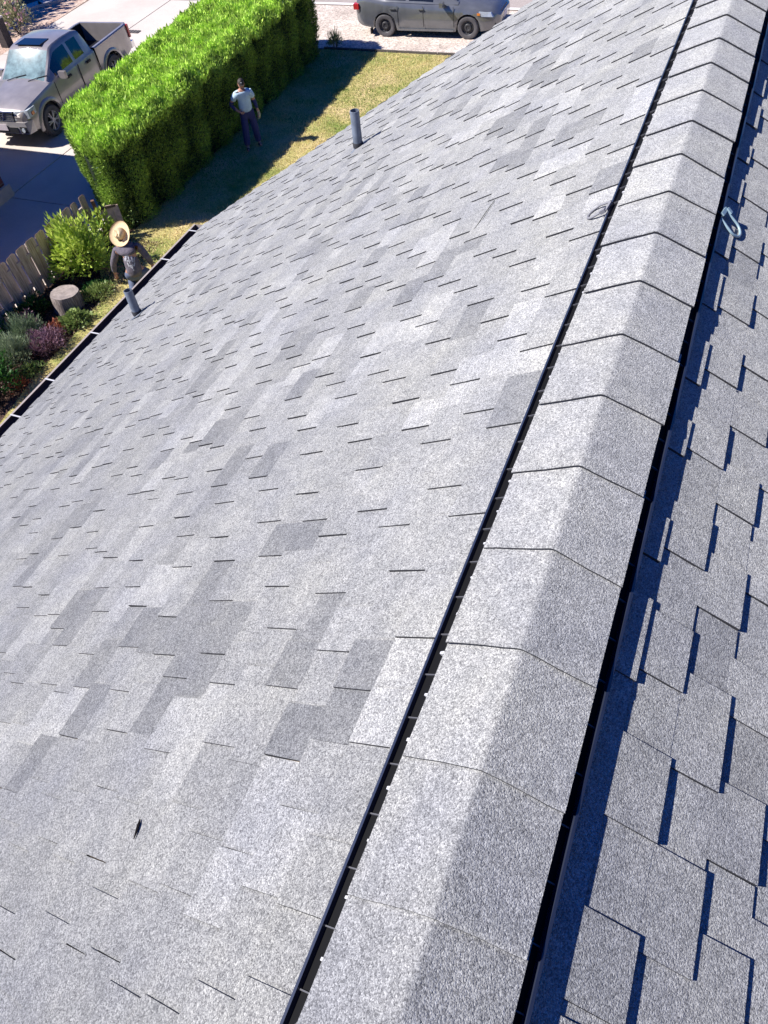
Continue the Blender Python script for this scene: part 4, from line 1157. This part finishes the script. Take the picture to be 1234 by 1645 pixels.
for s in (-1, 1):
    wheel(cr_, 0, s*.77, .315, .315, .20, M_steel, 'steel', s)
    wheel(cr_, CA, s*.77, .315, .315, .20, M_steel, 'steel', s)
    for ax in axl:
        mb = MB(); mb.box((ax, s*.60, .48), (.68, .26, .32)); mb.build('wheel_well', M_trimblk, cr_)
    mb = MB(); mb.box((-.47, s*.80, .16), (.03, .16, .16)); mb.build('mud_flap', M_trimblk, cr_)
    for x in (.28, 1.18):
        mb = MB(); mb.box((x, s*.885, .80), (.17, .03, .028)); mb.build('door_handle', M_cpaint, cr_)
    mb = MB()
    for x in (.44, 1.24, 2.18): mb.box((x, s*.876, .60), (.008, .010, .56))
    mb.build('door_seam', M_trimblk, cr_)
    mb = MB(); mb.box((1.86, s*.97, .97), (.11, .18, .12)); mb.box((1.88, s*.87, .93), (.06, .08, .03)); mb.build('door_mirror', M_cpaint, cr_)
    mb = MB(); mb.box((1.3, s*.862, .235), (1.75, .05, .05)); mb.build('sill', M_cpaint, cr_)
    q = [(3.02, s*.62, .60), (3.40, s*.56, .58), (3.33, s*.775, .60), (3.02, s*.865, .63), (3.02, s*.62, .735), (3.33, s*.56, .70), (3.26, s*.755, .715), (2.93, s*.86, .755)]
    if s < 0: q = [q[3], q[2], q[1], q[0], q[7], q[6], q[5], q[4]]
    mb = MB(); mb.hexa(q); h = mb.build('headlight', M_lamp, cr_)
    mb = MB(); mb.box((2.93, s*.862, .69), (.09, .014, .06)); mb.build('turn_signal', M_amber, h)
    mb = MB(); mb.box((-.90, s*.76, .82), (.16, .16, .15)); mb.build('tail_light', M_taill, cr_)
    mb = MB(); mb.box((3.34, s*.60, .36), (.12, .20, .10)); mb.build('fog_lamp_recess', M_trimblk, cr_)
mb = MB(); mb.box((3.44, 0, .40), (.10, .80, .16)); mb.box((3.40, 0, .60), (.13, .62, .08)); mb.build('grille', M_trimblk, cr_)
mb = MB(); mb.box((3.50, 0, .47), (.012, .31, .15)); mb.build('number_plate', M_plate, cr_)
mb = MB(); mb.box((1.3, 0, .25), (3.9, 1.2, .14)); mb.build('chassis', M_trimblk, cr_)

# ================================================================== PEOPLE
M_skin = simple('skin', (0.42, 0.22, 0.16), .55, var=.08)
M_jeans = simple('dark_denim', (0.03, 0.036, 0.12), .9, var=.25, scale=20, bump=.003)
M_tee = simple('shaded_white_tshirt', (0.46, 0.62, 0.74), .9, var=.12, scale=8, bump=.02, bscale=9)  # white cloth with the blue of the shade put into its colour
M_hair = simple('dark_hair', (0.025, 0.018, 0.014), .7, var=.3)
M_boot = simple('dark_boots', (0.035, 0.03, 0.028), .8, var=.3)
M_greyshirt = simple('charcoal_work_shirt', (0.115, 0.10, 0.125), .9, var=.3, scale=11, bump=.02, bscale=12)
M_print = simple('pale_shirt_print', (0.42, 0.42, 0.46), .8, var=.35, scale=16)
M_straw = simple('straw', (0.62, 0.47, 0.28), .8, var=.15, scale=25, bump=.002)
M_strawband = simple('tan_hat_band', (0.45, 0.29, 0.16), .8, var=.2)
M_glove = simple('pale_work_glove', (0.55, 0.50, 0.30), .8, var=.2)
M_jeansl = simple('faded_denim', (0.085, 0.105, 0.17), .9, var=.25, scale=14, bump=.005)

def skinned(name, V, E_, Rd, mat, parent, root=0, sub=2, smooth=True):
    me = bpy.data.meshes.new('tmp'); me.from_pydata(V, E_, [])
    o = bpy.data.objects.new('tmp', me); col.objects.link(o)
    md = o.modifiers.new('s', 'SKIN'); md.use_smooth_shade = smooth
    for i, r in enumerate(Rd):
        r = r if isinstance(r, tuple) else (r, r)
        me.skin_vertices[0].data[i].radius = r; me.skin_vertices[0].data[i].use_root = (i == root)
    s = o.modifiers.new('u', 'SUBSURF'); s.levels = sub
    dg = bpy.context.evaluated_depsgraph_get(); ev = o.evaluated_get(dg)
    m2 = bpy.data.meshes.new_from_object(ev); m2.name = name
    bpy.data.objects.remove(o); bpy.data.meshes.remove(me)
    m2.materials.clear()
    return mk(name, m2, parent, mat if isinstance(mat, (list, tuple)) else [mat])

def hand(V, E_, Rd, wrist, d, side, curl, k):
    """palm and five fingers hung on vertex index wrist; d = pointing direction, side = thumb side, k = palm normal"""
    w = Vector(V[wrist]); d = d.normalized(); side = side.normalized(); k = k.normalized()
    V.append(tuple(w+d*.05)); Rd.append((.030, .018)); pm = len(V)-1; E_.append((wrist, pm))
    V.append(tuple(w+d*.085)); Rd.append((.034, .015)); kn = len(V)-1; E_.append((pm, kn))
    for i, (o_, L) in enumerate(((.028, .070), (.010, .080), (-.009, .074), (-.027, .058))):
        a = w+d*.095+side*o_; b = a+(d*(1-curl)+k*curl).normalized()*L*.5; c = b+(d*(1-1.6*curl)+k*1.6*curl).normalized()*L*.5
        i0 = len(V); V.extend([tuple(a), tuple(b), tuple(c)]); Rd.extend([.009, .0085, .007]); E_.extend([(kn, i0), (i0, i0+1), (i0+1, i0+2)])
    a = w+d*.03+side*.034; b = a+(d*.6+side*.6+k*.3).normalized()*.035; c = b+(d*.9+side*.2+k*.4).normalized()*.028
    i0 = len(V); V.extend([tuple(a), tuple(b), tuple(c)]); Rd.extend([.012, .010, .008]); E_.extend([(pm, i0), (i0, i0+1), (i0+1, i0+2)])

def head(parent, c, yaw, pitch, mats, roll=0):
    """face along local +x; returns the head mesh joined shape"""
    M = Matrix.Translation(c) @ Matrix.Rotation(yaw, 4, 'Z') @ Matrix.Rotation(pitch, 4, 'Y') @ Matrix.Rotation(roll, 4, 'X')
    mb = MB(); secs = []
    for j in range(13):
        ph = math.pi*j/12; z = .118*math.cos(ph)-.004; r = math.sin(ph)
        row = []
        for i in range(20):
            a = 2*math.pi*i/20
            x = .098*r*math.cos(a); y = .076*r*math.sin(a)
            if z < -.03: x *= 1-(abs(z+.03))*1.6 if x < 0 else 1; y *= 1-abs(z+.03)*2.2
            if x > 0 and abs(y) < .018 and -.045 < z < .02: x += .020*(1-abs(y)/.018)*(1 if z < 0 else .5)     # nose
            if x > .05 and .015 < abs(y) < .045 and -.002 < z < .03: x -= .010                                   # eye sockets
            if x > .05 and abs(y) < .03 and -.075 < z < -.06: x -= .005
            row.append(tuple(M @ Vector((x, y, z))))
        secs.append(row)
    mb.loft(secs, close=True)
    for s in (-1, 1):
        mb.box((-.004, s*.080, -.005), (.035, .014, .055), mat=M)
    o = mb.build('head', mats[0], parent, smooth=60)
    mb = MB()
    for s in (-1, 1): mb.tube(M @ Vector((.080, s*.030, .012)), M @ Vector((.089, s*.030, .012)), .010, .008, 8)
    mb.box((.090, 0, -.066), (.008, .040, .007), mat=M); mb.build('face_features', M_hair, o)
    return o, M

# standing man; local +x is the way he faces
man = empty('person', (-11.06, 15.52, G), math.atan2(-.87-15.4, .18+11.05)+R(8))
tag(man, 'man in pale t-shirt and dark cap standing in hedge shade, hand on hip', 'person')
H = [(0, 0, .93), (.0, 0, 1.10), (.02, 0, 1.28), (.02, 0, 1.40), (.035, .01, 1.49)]
V = list(H); Ed = [(0, 1), (1, 2), (2, 3), (3, 4)]; Rd = [(.13, .16), (.12, .15), (.12, .17), (.08, .10), .052]
def chain(pts, rads, start):
    p = start
    for q, r in zip(pts, rads):
        V.append(q); Rd.append(r); Ed.append((p, len(V)-1)); p = len(V)-1
    return p
# legs (walking stance)
chain([(.0, .10, .82), (.05, .12, .47), (.02, .14, .10), (.10, .15, .045), (.17, .16, .035)], [.085, .062, .045, .042, .035], 0)
chain([(.0, -.10, .82), (.10, -.15, .48), (.14, -.20, .11), (.22, -.21, .05), (.30, -.22, .04)], [.085, .062, .045, .042, .035], 0)
# left arm hanging, right hand on hip (his right = local -y)
wl2 = chain([(.02, .17, 1.39), (.0, .26, 1.12), (.06, .29, .88)], [.062, .045, .032], 3)
wr2 = chain([(.02, -.18, 1.38), (-.07, -.36, 1.14), (.08, -.22, .98)], [.062, .045, .032], 3)
hand(V, Ed, Rd, wl2, Vector((.1, .02, -1)), Vector((1, 0, 0)), .45, Vector((0, -1, 0)))
hand(V, Ed, Rd, wr2, Vector((.5, .7, -.25)), Vector((0, .3, 1)), .3, Vector((-1, .4, 0)))
skinned('body', V, Ed, Rd, M_skin, man)
# trousers
V = [(0, 0, .93), (0, 0, 1.06)]; Ed = [(0, 1)]; Rd = [(.14, .175), (.138, .172)]
chain([(.0, .10, .80), (.05, .12, .47), (.02, .14, .09)], [.112, .098, .090], 0)
chain([(.0, -.10, .80), (.10, -.15, .48), (.14, -.20, .10)], [.112, .098, .090], 0)
skinned('jeans', V, Ed, Rd, M_jeans, man)
man.scale = (.95, .95, .94)
V = [(0, 0, .86), (0, 0, 1.10), (.02, 0, 1.28), (.02, 0, 1.395), (.03, .005, 1.44)]; Ed = [(0, 1), (1, 2), (2, 3), (3, 4)]; Rd = [(.165, .200), (.150, .185), (.142, .19), (.10, .13), .068]
chain([(.02, .18, 1.385), (.005, .25, 1.20)], [.084, .080], 3); chain([(.02, -.19, 1.375), (-.035, -.29, 1.22)], [.084, .080], 3)
skinned('tshirt', V, Ed, Rd, M_tee, man)
# dark sleeves under the t-shirt
V = [(.0, .235, 1.20), (.0, .262, 1.10), (.055, .29, .92)]; Ed = [(0, 1), (1, 2)]; Rd = [.058, .054, .043]
skinned('undersleeve', V, Ed, Rd, M_jeans, man, sub=1)
V = [(-.03, -.28, 1.23), (-.072, -.362, 1.14), (.05, -.25, 1.0)]; Ed = [(0, 1), (1, 2)]; Rd = [.058, .056, .043]
skinned('undersleeve', V, Ed, Rd, M_jeans, man, sub=1)
for pts in (((.02, .14, .05), (.15, .155, .04)), ((.15, -.205, .055), (.28, -.22, .045))):
    V = [pts[0], pts[1]]; Ed = [(0, 1)]; Rd = [(.055, .052), (.048, .042)]
    skinned('boot', V, Ed, Rd, M_boot, man, sub=2)
ho, HM = head(man, Vector((.05, .012, 1.60)), R(-10), R(6), [M_skin], R(-8))
mb = MB(); secs = []
for j in range(7):
    ph = math.pi/2*j/6; row = []
    for i in range(20):
        a = 2*math.pi*i/20; row.append(tuple(HM @ Vector((.108*math.cos(ph)*math.cos(a)-.004, .087*math.cos(ph)*math.sin(a), .030+.105*math.sin(ph)))))
    secs.append(row)
mb.loft(secs, close=True)
mb.hexa([tuple(HM @ Vector(p)) for p in ((.07, -.07, .030), (.17, -.045, .018), (.17, .045, .018), (.07, .07, .030), (.07, -.07, .040), (.17, -.045, .026), (.17, .045, .026), (.07, .07, .040))])
cp = mb.build('cap', M_hair, man, smooth=50)
mb = MB(); mb.box((.100, 0, .072), (.012, .035, .025), mat=HM); mb.build('cap_badge', M_white, cp)
gl = [(.06, .30, .885)]
V = [(.055, .29, .90), (.07, .295, .83)]; Ed = [(0, 1)]; Rd = [(.037, .030), (.040, .026)]
hand(V, Ed, Rd, 1, Vector((.1, .02, -1)), Vector((1, 0, 0)), .45, Vector((0, -1, 0)))
for i in range(2, len(V)): Rd[i] = tuple(x*1.25 for x in (Rd[i] if isinstance(Rd[i], tuple) else (Rd[i], Rd[i])))
skinned('glove', V, Ed, Rd, M_glove, man)

# kneeling gardener; local +x is the way she faces (away from the roof)
gd = empty('person', (-10.42, 9.36, G), R(128))
tag(gd, 'gardener in wide straw hat and charcoal printed shirt kneeling beside the bright shrub', 'person')
H = [(0, 0, .34), (.04, 0, .50), (.10, 0, .68), (.16, .0, .80), (.22, 0, .87)]
V = list(H); Ed = [(0, 1), (1, 2), (2, 3), (3, 4)]; Rd = [(.15, .18), (.12, .15), (.12, .17), (.085, .11), .05]
chain([(.06, .11, .30), (.36, .14, .10), (.05, .15, .07), (-.12, .15, .05)], [.095, .065, .05, .04], 0)
chain([(.06, -.11, .30), (.36, -.14, .10), (.05, -.15, .07), (-.12, -.15, .05)], [.095, .065, .05, .04], 0)
wl2 = chain([(.16, .19, .78), (.20, .33, .52), (.30, .38, .26)], [.06, .043, .030], 3)
wr2 = chain([(.14, -.19, .77), (.06, -.28, .54), (.16, -.30, .33)], [.06, .043, .030], 3)
hand(V, Ed, Rd, wl2, Vector((.15, .05, -1)), Vector((.6, -.6, 0)), .25, Vector((1, 0, 0)))
hand(V, Ed, Rd, wr2, Vector((.3, 0, -1)), Vector((.6, .6, 0)), .35, Vector((1, 0, 0)))
skinned('body', V, Ed, Rd, M_skin, gd)
V = [(0, 0, .34), (.02, 0, .44)]; Ed = [(0, 1)]; Rd = [(.17, .20), (.15, .18)]
chain([(.06, .11, .29), (.37, .14, .10), (.05, .15, .075), (-.10, .15, .06)], [.115, .080, .065, .055], 0)
chain([(.06, -.11, .29), (.37, -.14, .10), (.05, -.15, .075), (-.10, -.15, .06)], [.115, .080, .065, .055], 0)
skinned('jeans', V, Ed, Rd, M_jeansl, gd)
V = [(-.03, 0, .27), (.03, 0, .50), (.10, 0, .68), (.155, .0, .79), (.20, 0, .84)]; Ed = [(0, 1), (1, 2), (2, 3), (3, 4)]; Rd = [(.165, .195), (.145, .175), (.145, .19), (.105, .135), .066]
chain([(.16, .19, .775), (.20, .33, .52), (.29, .375, .30)], [.078, .058, .046], 3)
chain([(.14, -.20, .765), (.06, -.285, .54), (.15, -.298, .36)], [.078, .058, .046], 3)
sh = skinned('shirt', V, Ed, Rd, M_greyshirt, gd)
# print: ragged letter-like strokes lifted off the back of the shirt by shrink-wrapping rays onto it
from mathutils.bvhtree import BVHTree
bv = BVHTree.FromPolygons([v.co[:] for v in sh.data.vertices], [p.vertices[:] for p in sh.data.polygons])
mb = MB(); rs = random.Random(8)
def bk(y, z):
    h = bv.ray_cast(Vector((-1.2, y, z)), Vector((1, 0, 0)))
    return None if h[0] is None else h[0]+Vector((-.004, 0, .001))
strokes = [(-.10, .72, -.02, .74), (-.02, .745, .07, .73), (-.09, .70, -.05, .62), (-.04, .73, -.03, .63), (.01, .74, .02, .62), (.05, .72, .09, .66), (-.07, .66, .06, .67),
           (-.06, .61, -.03, .56), (-.02, .61, .01, .53), (.03, .60, .02, .55), (.06, .64, .05, .57), (-.03, .58, .04, .585), (-.005, .52, .0, .49), (.08, .69, .10, .72), (-.10, .67, -.11, .71)]
for y0, z0, y1, z1 in strokes:
    nseg = 4; w = rs.uniform(.007, .013)
    for i in range(nseg):
        a, b = i/nseg, (i+1)/nseg
        ya_, za_ = y0+(y1-y0)*a, z0+(z1-z0)*a; yb_, zb_ = y0+(y1-y0)*b, z0+(z1-z0)*b
        d = Vector((yb_-ya_, zb_-za_)).normalized(); nx_, nz_ = -d.y*w, d.x*w
        q = [bk(ya_+nx_, za_+nz_), bk(yb_+nx_, zb_+nz_), bk(yb_-nx_, zb_-nz_), bk(ya_-nx_, za_-nz_)]
        if all(q): mb.quad(*[tuple(p) for p in q])
mb.build('shirt_print', M_print, sh)
ho, HM = head(gd, Vector((.25, .02, .99)), R(4), R(8), [M_skin])
# straw hat
mb = MB(); secs = []
hatm = HM @ Matrix.Translation((-.01, 0, .035)) @ Matrix.Rotation(R(-46), 4, 'Y') @ Matrix.Rotation(R(-32), 4, 'X')
for r, z in ((.215, .018), (.208, .006), (.17, -.010), (.125, -.004), (.102, .004), (.098, .05), (.088, .092), (.060, .112), (.02, .100), (.001, .098)):
    secs.append([tuple(hatm @ Vector((r*1.05*math.cos(a), r*math.sin(a), z+(.026*(r > .15)*abs(math.sin(a))**2) - (.02*(r < .09 and r > .01)*(abs(math.sin(a)) < .4))))) for a in [2*math.pi*i/28 for i in range(28)]])
mb.loft(secs, close=True, cap=False); ht = mb.build('straw_hat', M_straw, gd, smooth=50)
mb = MB(); secs = []
for r, z in ((.1035, .004), (.1015, .040)):
    secs.append([tuple(hatm @ Vector((r*1.05*math.cos(a), r*math.sin(a), z))) for a in [2*math.pi*i/28 for i in range(28)]])
mb.loft(secs, close=True, cap=False); mb.build('hat_band', M_strawband, ht, smooth=50)
mb = MB(); secs = []
for j in range(5):
    z = .0-.05*j; row = []
    for i in range(11):
        a = math.pi*(.5+i/10.0); row.append(tuple(HM @ Vector((.096*math.cos(a)*(1-.06*j)-.004, .084*math.sin(a), z+.04))))
    secs.append(row)
mb.loft(secs, cap=False); mb.build('hair', M_hair, gd, smooth=60)
gd.scale = (1.15, 1.18, 1.08)
